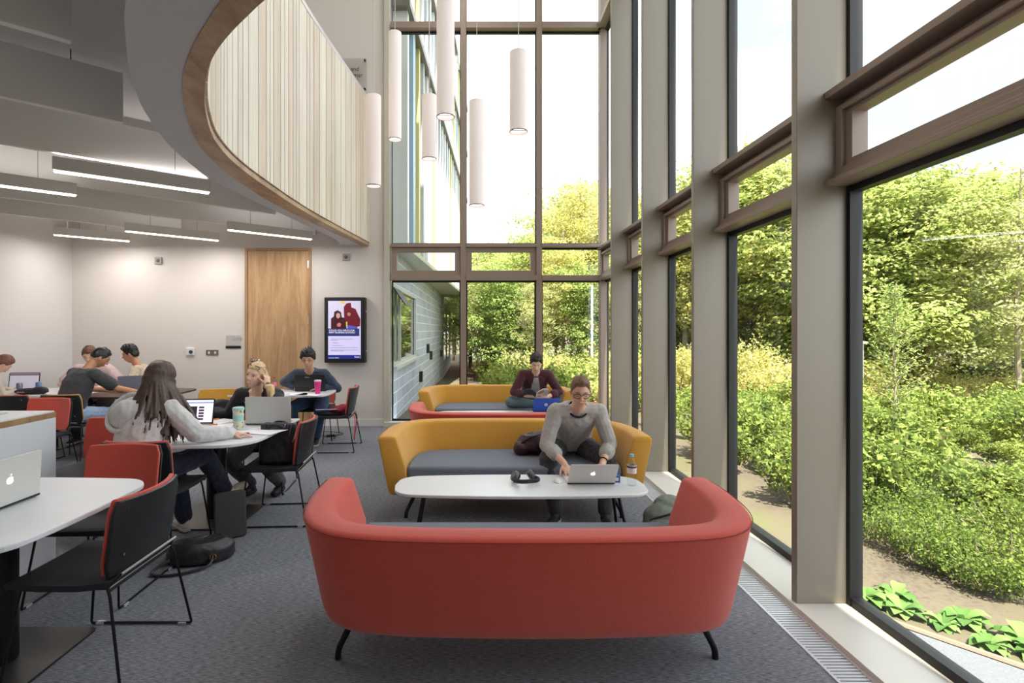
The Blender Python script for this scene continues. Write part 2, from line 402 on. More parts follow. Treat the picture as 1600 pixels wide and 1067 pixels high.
for (x, y) in ((-4.6, .2), (-3.6, -1.6)):  # fill lamps added out of view, built like the strip lights
    o = thing('strip_light', 'added white strip light over the unseen near end of the room', 'ceiling light', (x, y, 2.9), math.atan2(dv.y, dv.x), 'added strip lights behind the viewpoint')
    MB().box(-.7, .7, -.045, .045, .012, .125).build('housing', MATS['light_housing'], o, bevel=.003)
    MB().box(-.68, .68, -.025, .025, 0, .012).build('diffuser', M_tube, o)
    MB().tube([V(.4, 0, .12), V(.4, 0, .598)], .002, 6).build('cable', M_black, o)
    lamp('strip_lamp', (x, y, 2.888), 1.35, .04, 14, (1, .93, .87), (0, 0, math.atan2(dv.y, dv.x)))
# ---------------------------------------------------------------- right hand glazing
PY_ = [.15, 1.5, 2.84, 4.19, 5.48, 6.75]
struct(MB().box(XG-.05, XG+.15, YB, .15, 0, TOP).build('wall_right_blocker', M_wall))  # unseen solid stretch, added to keep window light off the near sofa's back
struct(MB().box(1.755, XG+.0, .15, FW, -.03, .03).build('trim_3', mat('sill_metal', (222, 218, 208), .4, .1)))
g = MB()
y = .15
while y < FW-.02:
    g.box(1.60, 1.74, y, y+.014, -.012, .0); y += .022
g.box(1.585, 1.60, .15, FW, -.02, .003).box(1.74, 1.755, .15, FW, -.02, .003)
tag(g.build('floor_grille', mat('grille_aluminium', (214, 216, 220), .4, .25)), 'long slatted aluminium trench grille along the foot of the glazing', 'floor grille')
for i, y in enumerate(PY_):
    o = MB().box(1.775, XG-.02, y, y+.05, .03, TOP).build('trim_%d' % (4+i), M_fin, bevel=.003); struct(o)
yy = PY_+[FW]
for i in range(len(yy)-1):
    y0, y1 = yy[i]+.05, yy[i+1]
    w = struct(thing('window_%d' % (i+1), None, None, (XG, y0, 0)))
    D = y1-y0
    for z0, z1 in ((.07, 2.33), (2.86, 6.36), (6.47, TOP)):
        MB().box(.0, .012, -.02, D+.02, z0, z1).build('pane', M_glass, w)
    f = MB()
    f.box(-.04, .03, -.05, .025, .03, TOP).box(-.04, .03, D-.028, D, .03, TOP)
    f.box(-.035, .03, 0, D, .03, .075)
    for z in (2.33, 2.86, 6.36, 6.47): f.box(-.03, .03, 0, D, z-.02, z+.02)
    f.build('gasket', M_gasket, w)
    tr = MB().box(-.16, 0, 0, D, 2.825, 2.865).box(-.05, .02, 0, D, 2.78, 2.825)
    tr.box(-.16, 0, 0, D, 2.345, 2.375).box(-.11, .02, 0, D, 2.375, 2.41)
    tr.box(-.15, .02, 0, D, 6.37, 6.46)
    tr.build('transom', M_bronze, w, bevel=.003)
    fr = MB()
    for a, b_, t0, x0 in ((0, 0, .045, -.10), (.045, .037, .045, -.075)):
        z0 = 2.41+b_; z1 = 2.78-b_*.6
        fr.box(x0, .012, a, a+t0, z0, z1).box(x0, .012, D-a-t0, D-a, z0, z1)
        fr.box(x0, .012, a+t0, D-a-t0, z0, z0+.03).box(x0, .012, a+t0, D-a-t0, z1-.03, z1)
    fr.build('vent_frame', M_bronze, w, bevel=.002)
    MB().box(0, .012, .08, D-.08, 2.46, 2.74).build('pane', M_glass, w)
# ---------------------------------------------------------------- far glazing
YF = FW+.06
bays = [(-1.42, -.216), (-.216, 1.0), (1.0, 2.07)]
struct(MB().box(-1.48, XG, FW-.12, YF+.05, -.03, .075).build('trim_20', MATS['sill_metal']))
for i, x in enumerate((-1.44, -.216, 1.0, 2.03)):
    w_ = .045 if i < 3 else .05
    struct(MB().box(x-w_, x+w_, FW-.06, YF+.04, .075, TOP).build('trim_%d' % (21+i), M_bronze if i else mat('pale_jamb', (196, 190, 176), .5), bevel=.003))
for i, (x0, x1) in enumerate(bays):
    w = struct(thing('window_%d' % (11+i), None, None, (x0+.045, YF, 0))); D = x1-x0-.09
    for z0, z1 in ((.1, 2.33), (2.93, 6.36), (6.48, TOP)): MB().box(-.02, D+.02, 0, .012, z0, z1).build('pane', M_glass, w)
    tr = MB().box(0, D, -.14, .02, 2.87, 2.925).box(0, D, -.14, .02, 2.34, 2.42).box(0, D, -.14, .03, 6.37, 6.47)
    tr.build('transom', M_bronze, w, bevel=.003)
    f = MB()
    for z in (.09, 2.33, 2.86, 2.935, 6.36, 6.48): f.box(0, D, -.03, .02, z-.015, z+.015)
    f.box(0, .02, -.04, .02, .08, 2.33).box(D-.02, D, -.04, .02, .08, 2.33).box(0, .012, -.04, .02, 2.93, TOP).box(D-.012, D, -.04, .02, 2.93, TOP)
    f.build('gasket', M_gasket, w)
    if i < 2:
        fr = MB().box(0, D, -.09, .02, 2.42, 2.50).box(0, D, -.09, .02, 2.80, 2.87).box(0, .09, -.09, .02, 2.50, 2.80).box(D-.09, D, -.09, .02, 2.50, 2.80)
        fr.build('vent_frame', M_bronze, w, bevel=.004); MB().box(.09, D-.09, 0, .012, 2.5, 2.8).build('pane', M_glass, w)
    else: MB().box(0, D, 0, .012, 2.42, 2.87).build('pane', M_glass, w)
# ---------------------------------------------------------------- door, wall fittings
M_oak = wood_mat('oak_veneer', (164, 126, 88), (200, 164, 122), .5, (2.2, 2.2, .22), 5)
M_oak2 = wood_mat('oak_frame', (150, 112, 76), (178, 140, 100), .5, (2, 2, .2), 6)
d = struct(thing('door_1', None, None, (-3.195, FW, 0)))
MB().box(-.53, -.49, -.03, 0, 0, 2.86).box(.49, .53, -.03, 0, 0, 2.86).box(-.49, .49, -.03, 0, 2.82, 2.86).build('door_frame', M_oak2, d)
MB().box(-.486, .486, -.018, 0, .005, 2.815).build('door_leaf', M_oak, d)
MB().cap((-.42, -.05, 1.06), (-.28, -.05, 1.06), .009).cap((-.42, -.018, 1.06), (-.42, -.05, 1.06), .009).lathe([(.0, 0), (.026, 0), (.026, .008), (.0, .008)], (0, 0, 0), 16, Matrix.Translation((-.42, -.018, 1.06)) @ Matrix.Rotation(PI/2, 4, 'X')).build('door_handle', M_chrome, d, smooth=True)
for z in (2.6, 1.7, .3): MB().box(.478, .496, -.034, -.018, z-.06, z+.06).build('hinge', M_alu, d)
def wallthing(name, label, cat, x, z): return thing(name, label, cat, (x, FW, z))
o = wallthing('room_sign', 'small grey room number plate with black strip, left of the oak door', 'sign', -3.92, 1.35)
MB().box(-.12, .12, -.006, 0, -.06, .11).build('plate', mat('sign_grey', (190, 187, 184), .4), o, bevel=.002)
MB().box(-.12, .12, -.012, 0, -.10, -.065).build('slider', M_screen_dark, o)
text_mesh('G.018', .062, mat('sign_letter', (150, 147, 144), .5), o, (-.01, -.0075, .03), (PI/2, 0, 0))
o = wallthing('socket_plate', 'brushed metal double switch plate on the back wall between thermostat and room sign', 'switch', -4.26, 1.18)
MB().box(-.10, .10, -.009, 0, -.045, .045).build('plate', mat('switch_metal', (150, 146, 140), .3, .8), o, bevel=.003)
for sx in (-.05, .05): MB().box(sx-.014, sx+.014, -.016, -.009, -.02, .02).build('rocker', M_white, o)
o = wallthing('thermostat', 'white wall thermostat with dark dial, left of the switch plate', 'thermostat', -4.61, 1.2)
MB().box(-.065, .065, -.03, 0, -.065, .06).build('housing', M_white, o, bevel=.01)
MB().lathe([(.0, 0), (.03, 0), (.028, .012), (0, .012)], (0, 0, 0), 18, Matrix.Translation((.02, -.03, -.008)) @ Matrix.Rotation(PI/2, 4, 'X')).build('dial', mat('dial_blue', (54, 62, 84), .4), o)
for x, z, lb in ((-5.12, 2.66, 'small grey call point high on the back wall, left of the door'), (-2.10, 2.715, 'small grey call point high on the back wall above the display')):
    o = wallthing('sensor_box', lb, 'sensor', x, z)
    MB().box(-.055, .055, -.03, 0, -.055, .055).build('housing', mat('sensor_grey', (160, 156, 150), .5), o, bevel=.005)
    MB().lathe([(.0, 0), (.03, 0), (.022, .01), (0, .01)], (0, 0, 0), 14, Matrix.Translation((0, -.03, 0)) @ Matrix.Rotation(PI/2, 4, 'X')).build('lens', mat('sensor_dark', (96, 94, 92), .4), o)
# engraved glass plaque upstairs
o = wallthing('glass_plaque', 'engraved glass plaque with black lettering on the upper wall beside the balustrade', 'sign', -2.16, 5.65)
MB().box(-.45, .39, -.028, -.018, -.26, .26).build('panel', glass_mat('plaque_glass', (.93, .93, .92), .06), o)
mt = mat('plaque_ink', (52, 48, 48), .6)
text_mesh('the Milan and', .095, mt, o, (.27, -.032, .055), (PI/2, 0, 0), align='RIGHT')
text_mesh('Navendu Kumar', .095, mt, o, (.33, -.032, -.045), (PI/2, 0, 0), align='RIGHT')
text_mesh('CENTRE', .095, mt, o, (.10, -.032, -.15), (PI/2, 0, 0), align='RIGHT', bold=.003)
for x, z in ((.36, .23), (.36, -.23), (-.42, .23), (-.42, -.23)):
    MB().tube([V(x, -.034, z), V(x, 0, z)], .014, 10).build('standoff', M_black, o)
# display
o = thing('display_screen', 'portrait digital notice display in a black wall case', 'screen', (-2.095, FW, 1.545))
MB().box(-.325, .325, -.13, 0, -.52, .52).build('casing', mat('display_case', (26, 27, 30), .45), o, bevel=.01)
MB().box(.325, .335, -.09, -.06, .28, .31).box(.325, .335, -.09, -.06, -.35, -.32).build('latch', M_alu, o)
sc_ = MB().box(-.262, .255, -.1335, -.13, -.455, .46).build('screen', mat('screen_lilac', (196, 190, 226), .3, emit=.42), o)
def flat(nm, poly, y, col, em=.55, kx=1):
    em *= .6
    MB().add([V(a, y, c) for a, c in poly]+[V(a, y+.001, c) for a, c in poly], [tuple(range(len(poly))), tuple(range(len(poly), 2*len(poly)))[::-1]]+[(i, (i+1) % len(poly), len(poly)+(i+1) % len(poly), len(poly)+i) for i in range(len(poly))]).build(nm, mat('scr_%d_%d_%d' % col, col, .3, emit=em), sc_)
def sp(px, py): return (-2.095*0+(px-355)/742*.66*1.214-.0, (515-py)/742*.66*1.214+.0)
Q = lambda L_: [((x-362)/9.275/98.4, (515-y)/9.275/98.4) for x, y in L_]
flat('picture', Q([(130, 100), (590, 100), (590, 495), (130, 495)]), -.1345, (214, 208, 234), .38)
flat('figure', Q([(165, 495), (165, 350), (205, 320), (215, 250), (265, 230), (310, 260), (320, 330), (385, 345), (390, 495)]), -.1352, (62, 22, 30), .5)
flat('figure', Q([(355, 340), (350, 180), (390, 130), (450, 120), (460, 190), (520, 210), (560, 300), (590, 360), (585, 460), (470, 480), (400, 440)]), -.1354, (104, 22, 36), .5)
flat('face', Q([(238, 290), (265, 265), (298, 285), (296, 330), (268, 350), (244, 335)]), -.136, (196, 150, 136), .5)
flat('face', Q([(400, 270), (430, 258), (455, 285), (430, 320), (402, 300)]), -.136, (178, 124, 112), .5)
flat('hands', Q([(250, 430), (285, 405), (315, 430), (300, 470), (255, 465)]), -.136, (206, 110, 116), .5)
flat('jeans', Q([(405, 495), (400, 445), (470, 455), (550, 470), (545, 495)]), -.136, (84, 88, 190), .5)
flat('highlight', Q([(380, 400), (405, 395), (395, 470), (385, 470)]), -.1362, (206, 200, 70), .5)
flat('highlight', Q([(300, 100), (375, 100), (370, 135), (310, 135)]), -.1362, (214, 196, 96), .5)
flat('title_band', Q([(120, 495), (575, 495), (575, 603), (120, 603)]), -.1358, (42, 50, 110), .5)
flat('footer_band', Q([(115, 878), (592, 878), (592, 935), (115, 935)]), -.1358, (30, 44, 128), .5)
tw = mat('screen_white', (235, 235, 245), .4, emit=.5); td = mat('screen_ink', (96, 92, 130), .4, emit=.2)
pc = lambda x, y: ((x-362)/9.275/98.4, -.1378, (515-y)/9.275/98.4)
text_mesh('COULD YOU WRITE FOR', .036, tw, sc_, pc(135, 532), (PI/2, 0, 0), depth=.0004)
text_mesh('KENT BUSINESS SCHOOL?', .036, tw, sc_, pc(135, 562), (PI/2, 0, 0), depth=.0004)
text_mesh('University of Kent', .022, tw, sc_, pc(130, 925), (PI/2, 0, 0), depth=.0004)
text_mesh('Kent', .040, tw, sc_, pc(505, 915), (PI/2, 0, 0), depth=.0004)
for yy_, x0, x1 in ((642, 160, 485), (662, 160, 260), (700, 185, 270), (735, 185, 330), (768, 160, 550), (803, 160, 555), (815, 160, 350)):
    flat('text_line', Q([(x0, yy_), (x1, yy_), (x1, yy_+5), (x0, yy_+5)]), -.136, (140, 134, 176), .3)
# ---------------------------------------------------------------- pendants
def shade_mat():
    m = bpy.data.materials.new('pendant_fabric'); m.use_nodes = True; t = m.node_tree; b = t.nodes['Principled BSDF']
    b.inputs['Base Color'].default_value = srgb(244, 238, 238); b.inputs['Roughness'].default_value = .8
    b.inputs['Emission Color'].default_value = srgb(255, 226, 216); b.inputs['Emission Strength'].default_value = .10
    return m
M_sh = shade_mat()
PD = [(.42, 5.16, 3.54, .80, 'pendant tube lamp hanging in front of the clear sky, between two mullions'), (0.0, 6.0, 3.0, 1.22, 'long pendant tube lamp hanging lowest, right of the coloured facade'),
      (-.315, 5.16, 3.69, 1.65, 'longest pendant tube lamp, its top out of view'), (-.58, 6.25, 3.63, .77, 'short pendant tube lamp left of the longest one'),
      (-1.15, 7.2, 4.22, 1.5, 'long slim pendant tube lamp nearest the far left mullion'), (-1.26, 6.25, 3.3, 1.1, 'pendant tube lamp beside the end of the wooden balustrade')]
for x, y, z, ln, lb in PD:
    o = thing('pendant_lamp', lb, 'pendant lamp', (x, y, z), group='tube pendants in the double height space'); r = .09
    R = [(r, 0), (r, ln), (r-.004, ln), (r-.004, 0)]
    MB().rings([[V(a*math.cos(2*PI*j/32), a*math.sin(2*PI*j/32), c) for j in range(32)] for a, c in R], cap=False, closed=True).build('shade', M_sh, o, smooth=True)
    MB().lathe([(0, .03), (r-.006, .03), (r-.006, .035), (0, .035)], n=24).build('diffuser', mat('pendant_diffuser', (250, 244, 240), .5, emit=.8), o)
    MB().lathe([(0, ln-.01), (r-.006, ln-.01), (r-.006, ln-.003), (0, ln-.003)], n=24).build('top_plate', M_sh, o)
    rg = MB()
    rg.tube([V(r*math.cos(a), r*math.sin(a), .003) for a in [2*PI*j/32 for j in range(32)]], .004, 6, closed=True)
    rg.tube([V(-r, 0, .02), V(r, 0, .02)], .003, 6).build('rim', mat('pendant_rim', (96, 96, 104), .4, .6), o)
    MB().tube([V(0, 0, ln-.01), V(0, 0, TOP-z)], .005, 6).build('cable', mat('pale_cable', (200, 196, 192), .5), o)
# ================================================================ OUTSIDE
# ground: falls gently away from the building
def gz(x, y):
    d = max(0, x-XG, y-FW-.4); return -.06-.035*min(d, 14)+max(0, d-14)*.02
m = bpy.data.materials.new('woodland_soil'); m.use_nodes = True; t = m.node_tree; b = t.nodes['Principled BSDF']; b.inputs['Roughness'].default_value = 1
co = N(t, 'ShaderNodeTexCoord'); n1 = N(t, 'ShaderNodeTexNoise'); n1.inputs['Scale'].default_value = .7; n1.inputs['Detail'].default_value = 8
n2 = N(t, 'ShaderNodeTexNoise'); n2.inputs['Scale'].default_value = 40; n2.inputs['Detail'].default_value = 5
ad = N(t, 'ShaderNodeMath', operation='MULTIPLY_ADD'); ad.inputs[1].default_value = .5; r = N(t, 'ShaderNodeValToRGB')
r.color_ramp.elements[0].position = .55; r.color_ramp.elements[0].color = srgb(72, 65, 54); r.color_ramp.elements[1].position = .95; r.color_ramp.elements[1].color = srgb(96, 100, 58)
e = r.color_ramp.elements.new(.72); e.color = srgb(100, 90, 76)
k = t.links.new
k(co.outputs['Object'], n1.inputs[0]); k(co.outputs['Object'], n2.inputs[0]); k(n2.outputs[0], ad.inputs[0]); k(n1.outputs[0], ad.inputs[2]); k(ad.outputs[0], r.inputs[0]); k(r.outputs[0], b.inputs['Base Color'])
M_soil = m  # soil colour darkened to stand in for building shade on the near bed
xs = [-60+2*i for i in range(31)]+[2.12+.8*i for i in range(60)]+[52+4*i for i in range(12)]
ys = [-20+1.5*i for i in range(16)]+[4.5+1.2*i for i in range(70)]
gv = [(x, y, gz(x, y)) for y in ys for x in xs]; nx = len(xs)
gf = [(j*nx+i, j*nx+i+1, (j+1)*nx+i+1, (j+1)*nx+i) for j in range(len(ys)-1) for i in range(nx-1) if not (xs[i+1] <= 2.12+.01 and ys[j+1] <= FW+1.2)]
o = struct(MB().add(gv, gf).build('ground', M_soil, fix=False))
# path along the glass
P = [(2.13, 3.4), (2.16, 2.92), (2.24, 2.75), (2.38, 2.58), (2.60, 2.32), (3.1, 1.75), (3.9, .7), (5.0, -1.2), (2.13, -1.2)]
tag(MB().prism(P, -.12, -.035).build('garden_path', mat('grey_tarmac', (104, 107, 112), .9, var=.12, vscale=90, bump=.3, bscale=120)), 'grey tarmac path curving past the foot of the near window', 'path')  # tarmac taken darker in place of the building's shadow
Pk = [(2.12, 3.4), (2.16, 2.95), (2.25, 2.78), (2.39, 2.61), (2.61, 2.35), (3.11, 1.78), (3.93, .72), (5.04, -1.2)]
tag(MB().tube([V(a, b_, -.035) for a, b_ in Pk], .016, 6).build('path_edging', mat('edging_timber', (140, 124, 106), .8)), 'thin pale edging strip between path and planting', 'edging')
# ---- foliage meshes
M_leafA = leaf_mat('leaf_fresh', (132, 152, 84), (212, 217, 138), .45)  # the wood's haze is mixed into this paler, duller leaf colour
M_leafB = leaf_mat('leaf_yellow', (168, 168, 96), (236, 228, 156), .45)
M_leafC = leaf_mat('leaf_deep', (112, 140, 80), (186, 200, 118), .4)
M_leafD = leaf_mat('leaf_pale', (150, 160, 100), (222, 220, 164), .45)
M_leafS = leaf_mat('leaf_shrub', (90, 112, 56), (164, 178, 96), .35)  # shrub green darkened to suggest the building's shade
M_leafF = leaf_mat('leaf_feathery', (78, 102, 52), (146, 164, 84), .35)  # near bush leaves carry the missing building shade in their darker colour
M_leafU = leaf_mat('leaf_undergrowth', (104, 126, 62), (184, 196, 108), .35)
M_leafH = leaf_mat('leaf_hosta', (84, 120, 64), (136, 168, 98), .3)
M_bark = mat('bark', (116, 98, 82), .95, var=.25, vscale=6, bump=.6, bscale=12)
M_barkp = mat('pale_bark', (160, 148, 128), .95, var=.2, vscale=6)
def leafquad(v, f, c, n, u, L_, W_, bend=.0):
    w = n.cross(u)
    o = len(v); v += [tuple(c-u*L_*.5), tuple(c+w*W_*.5+n*bend), tuple(c+u*L_*.5), tuple(c-w*W_*.5+n*bend)]; f.append((o, o+1, o+2, o+3))
def rdir(r): 
    z = r.uniform(-1, 1); a = r.uniform(0, 2*PI); q = math.sqrt(1-z*z); return V(q*math.cos(a), q*math.sin(a), z)
def crown(seed, blobs, ncl, nl, lsz, csz, up=.6, shell=.35, gap=0):
    r = random.Random(seed); v = []; f = []
    wts = [b_[3]*b_[4]*b_[5] for b_ in blobs]; tot = sum(wts)
    for (x, y, z, rx, ry, rz), w in zip(blobs, wts):
        for i in range(max(3, int(ncl*w/tot))):
            d = rdir(r); k_ = shell+(1-shell)*r.random()**.6
            c = V(x+d.x*rx*k_, y+d.y*ry*k_, z+d.z*rz*k_)
            cs = csz*r.uniform(.6, 1.3); tilt = (V(0, 0, 1)*up+d*(1-up)+rdir(r)*.25).normalized()
            for j in range(nl):
                q = rdir(r); p = c+V(q.x*cs, q.y*cs, q.z*cs*.38)
                n = (tilt+rdir(r)*.55).normalized(); u = n.orthogonal().normalized(); u = (Matrix.Rotation(r.uniform(0, 6.28), 3, n) @ u)
                s_ = lsz*r.uniform(.6, 1.3); leafquad(v, f, p, n, u, s_, s_*.7, -s_*.12)
    me = bpy.data.meshes.new('foliage'); me.from_pydata(v, [], f); me.update(); return me
def branches(seed, h, r0, n, spread, z0=.3, mb=None, up=.6):
    r = random.Random(seed); mb = mb or MB()
    pts = [V(r.uniform(-.12, .12)*h*.12*i/6, r.uniform(-.12, .12)*h*.12*i/6, h*i/6) for i in range(7)]; pts[0] = V(0, 0, -.2)
    mb.tube(pts, r0, 8, r2=r0*.25)
    for i in range(n):
        k_ = z0+(1-z0)*(i+r.random())/n; j = min(5, int(k_*6)); p = pts[j].lerp(pts[j+1], k_*6-j); a = r.uniform(0, 6.28)
        L_ = spread*(1.1-k_)*r.uniform(.7, 1.2); d = V(math.cos(a), math.sin(a), up).normalized(); q = p+d*L_*.5+rdir(r)*L_*.08; e_ = p+d*L_+V(0, 0, L_*.15)
        mb.tube([p, q, e_], r0*.38*(1.1-k_*.7), 5, r2=r0*.08)
        for s_ in range(2):
            g_ = q.lerp(e_, r.random()); mb.tube([g_, g_+(d+rdir(r)*.8).normalized()*L_*.4], r0*.1, 4, r2=r0*.04)
    return mb
TREES = {}
def tree_proto(key, name, foliage, leafm, trunk, barkm):
    root = thing(name, 'proto', 'tree'); foliage.materials.append(leafm)
    o = bpy.data.objects.new('foliage', foliage); C.objects.link(o); o.parent = root
    if trunk: trunk.build('trunk', barkm, root, smooth=True)
    TREES[key] = root; return root
def blobs_for(seed, h, R, z0, n):
    r = random.Random(seed); out = [(0, 0, h*.62, R*.55, R*.55, h*.34)]
    for i in range(n):
        a = 2.4*i+r.uniform(-.4, .4); zz = z0+(h-z0)*(.08+.8*i/n); q = R*.6*(1-abs((zz-z0)/(h-z0)-.4)*.9)
        s_ = R*r.uniform(.32, .5); out.append((math.cos(a)*q, math.sin(a)*q, zz, s_, s_, s_*.62))
    return out
H0 = 8.0
tree_proto('A', 'broadleaf_tree', crown(1, blobs_for(1, H0, 3.0, 1.4, 15), 620, 44, .135, .46), M_leafA, branches(1, H0*.95, .15, 16, 3.2), M_bark)
tree_proto('B', 'yellow_leaved_tree', crown(2, blobs_for(2, H0, 2.6, 2.0, 13), 420, 42, .11, .42, .3, .2), M_leafB, branches(2, H0, .11, 26, 3.0), M_barkp)
tree_proto('C', 'dark_green_tree', crown(3, blobs_for(3, H0, 2.9, .8, 16), 560, 42, .125, .46, .5), M_leafC, branches(3, H0*.95, .14, 14, 2.8), M_bark)
tree_proto('D', 'thin_leaved_tree', crown(4, blobs_for(4, H0, 2.5, 1.2, 12), 300, 36, .10, .42, .2, .1), M_leafD, branches(4, H0*1.02, .09, 34, 2.8), M_barkp)
KN = {'A': ('tall broadleaf tree with fresh green layered foliage in the wood', 'fresh green trees in the wood'), 'B': ('tall tree with yellowish spring foliage in the wood', 'yellow leaved trees in the wood'),
      'C': ('dark green bushy tree filling the wood edge', 'dark green trees in the wood'), 'D': ('thin pale leaved tree with visible twigs in the wood', 'pale thin trees in the wood')}
used = {}
rt = random.Random(11)
def put(key, x, y, h, label=None, group=None):
    sc_ = h/H0; loc = (x, y, gz(x, y)); rz = rt.uniform(0, 6.28)
    s3 = (sc_*rt.uniform(.9, 1.15), sc_*rt.uniform(.9, 1.15), sc_)
    lb, gp = KN[key]
    if key not in used:
        o = TREES[key]; o.location = loc; o.rotation_euler = (0, 0, rz); o.scale = s3; o['label'] = label or lb
        if not label: o['group'] = gp
        used[key] = 1
    else:
        o = dup(TREES[key], loc, rz, label or lb, None, s3)
        if label:
            if 'group' in o.keys(): del o['group']
        else: o['group'] = gp
    return o
# (photo column, distance, kind, height): beyond the right hand glazing
def col(px, Y): return ((px-VX)/F*Y, Y)
for px, Y, kd, h in [(1350, 13.5, 'A', 6.6), (1450, 12.2, 'A', 5.8), (1550, 14.5, 'A', 7.0), (1640, 13.5, 'D', 6.9), (1590, 10.8, 'D', 5.2), (1720, 11, 'D', 6), (1400, 17, 'A', 7.6), (1500, 17.5, 'B', 7.6), (1600, 18, 'D', 8.0), (1290, 16, 'C', 7.0),
                     (1330, 19, 'B', 8.2), (1230, 15.5, 'B', 7.2), (1180, 16.5, 'A', 8.2), (1215, 20, 'A', 9.4), (1160, 21, 'D', 10), (1125, 18, 'C', 7.4), (1070, 17, 'B', 6.8), (1060, 22, 'A', 8.4), (1105, 24, 'C', 9.5), (1010, 19, 'A', 6.8), (1030, 26, 'B', 9),
                     (1000, 24, 'D', 9), (1440, 21, 'C', 8), (1540, 22, 'C', 8.5), (1650, 20, 'C', 8), (1300, 23, 'C', 8.5), (1750, 16, 'C', 7)]:
    put(kd, *col(px, Y), h)
for px, Y, kd, h in [(955, 20, 'B', 7.4), (905, 22, 'B', 8.6), (870, 25, 'D', 9.6), (930, 27, 'A', 10.2), (840, 21, 'A', 6.2), (880, 18, 'B', 5.4), (800, 23, 'A', 6.0), (765, 25, 'A', 6.6), (735, 27, 'C', 6.6), (780, 19, 'C', 4.6), (745, 21, 'D', 5.2), (820, 28, 'C', 6.6),
                     (710, 32, 'A', 7.6), (690, 34, 'B', 8), (770, 32, 'B', 7.4), (850, 32, 'C', 9), (920, 17, 'C', 4.4), (960, 32, 'C', 9), (725, 24, 'D', 5.6), (975, 15.5, 'D', 4.6), (840, 17, 'D', 3.9)]:
    put(kd, *col(px, Y), h)
# slender sapling on the bank in front of the near window
sap = thing('sapling', 'slender young tree with thin trunk and sparse leaves on the planted bank', 'tree', (*col(1398, 7.6), gz(6.2, 7.6)))
sb = MB(); r = random.Random(5); sv = []; sf = []
sb.tube([V(0, 0, -.1), V(.01, 0, .9), V(-.01, .02, 1.7), V(.02, 0, 2.45)], .022, 7, r2=.006)
for i in range(46):
    z = .62+1.75*i/46; a = 2.4*i; L_ = .62*(1.05-(z/2.6)**1.6)*r.uniform(.7, 1.15); d = V(math.cos(a), math.sin(a), .75).normalized(); p = V(0, 0, z); e_ = p+d*L_
    sb.tube([p, p+d*L_*.5+V(0, 0, .02), e_], .007, 4, r2=.002)
    for j in range(46):
        q = p.lerp(e_, .2+.85*r.random())+rdir(r)*.06; n = (V(0, 0, 1)+rdir(r)*.9).normalized(); u = n.orthogonal().normalized(); u = Matrix.Rotation(r.uniform(0, 6.28), 3, n) @ u
        leafquad(sv, sf, q, n, u, .045, .024)
sb.build('trunk', M_barkp, sap, smooth=True)
MB().add(sv, sf).build('foliage', M_leafC, sap, fix=False)
# shrubs
def shrub_mesh(seed, n, R, h, ls, up=.5, stems=26):
    r = random.Random(seed); v = []; f = []; s_ = MB()
    for i in range(stems):
        a = r.uniform(0, 6.28); q = R*math.sqrt(r.random())*.9; hh = h*(1-.45*(q/R)**2)*r.uniform(.7, 1.1); b0 = V(math.cos(a)*q*.4, math.sin(a)*q*.4, -.03); e_ = V(math.cos(a)*q, math.sin(a)*q, hh)
        mid = (b0+e_)/2+V(0, 0, hh*.12); s_.tube([b0, mid, e_], .006, 4, r2=.002)
        for j in range(n//stems):
            k_ = .3+.75*r.random(); p = b0.lerp(mid, k_*2) if k_ < .5 else mid.lerp(e_, k_*2-1); p = p+rdir(r)*R*.16
            if p.z < .02: p.z = .02
            nn = (V(0, 0, 1)*up+rdir(r)*(1-up)*1.4).normalized(); u = nn.orthogonal().normalized(); u = Matrix.Rotation(r.uniform(0, 6.28), 3, nn) @ u
            q_ = ls*r.uniform(.6, 1.3); leafquad(v, f, p, nn, u, q_, q_*.6, -q_*.1)
    me = bpy.data.meshes.new('foliage'); me.from_pydata(v, [], f); me.update(); return me, s_
SH = {}
for key, nm, args, lm in (('a', 'leafy_shrub', (21, 2600, .55, .6, .06), M_leafS), ('b', 'bright_shrub', (22, 2200, .55, .75, .05), M_leafB), ('c', 'feathery_shrub', (23, 3400, .5, .4, .03, .2), M_leafF), ('d', 'green_undergrowth', (24, 2000, .6, .7, .075), M_leafU)):
    me, st = shrub_mesh(*args); root = thing(nm, 'proto', 'shrub'); me.materials.append(lm)
    o = bpy.data.objects.new('foliage', me); C.objects.link(o); o.parent = root; st.build('stem', M_barkp, root); SH[key] = root
SL = {'a': ('mid green leafy shrub on the bank outside the glazing', 'mid green shrubs on the bank'), 'b': ('sunlit yellow green shrub on the bank before the wood', 'yellow green shrubs on the bank'),
      'c': ('low feathery green bush on the mulch beside the path', 'feathery bushes near the path'), 'd': ('fresh green leafy undergrowth clump on the bank', 'fresh green undergrowth clumps')}
su = {}
def puts(key, x, y, s_):
    loc = (x, y, gz(x, y)); rz = rt.uniform(0, 6.28); sc3 = (s_*rt.uniform(.85, 1.2), s_*rt.uniform(.85, 1.2), s_*rt.uniform(.8, 1.2))
    if key not in su:
        o = SH[key]; o.location = loc; o.rotation_euler = (0, 0, rz); o.scale = sc3; su[key] = 1; o['label'], o['group'] = SL[key]
    else: dup(SH[key], loc, rz, SL[key][0], SL[key][1], sc3)
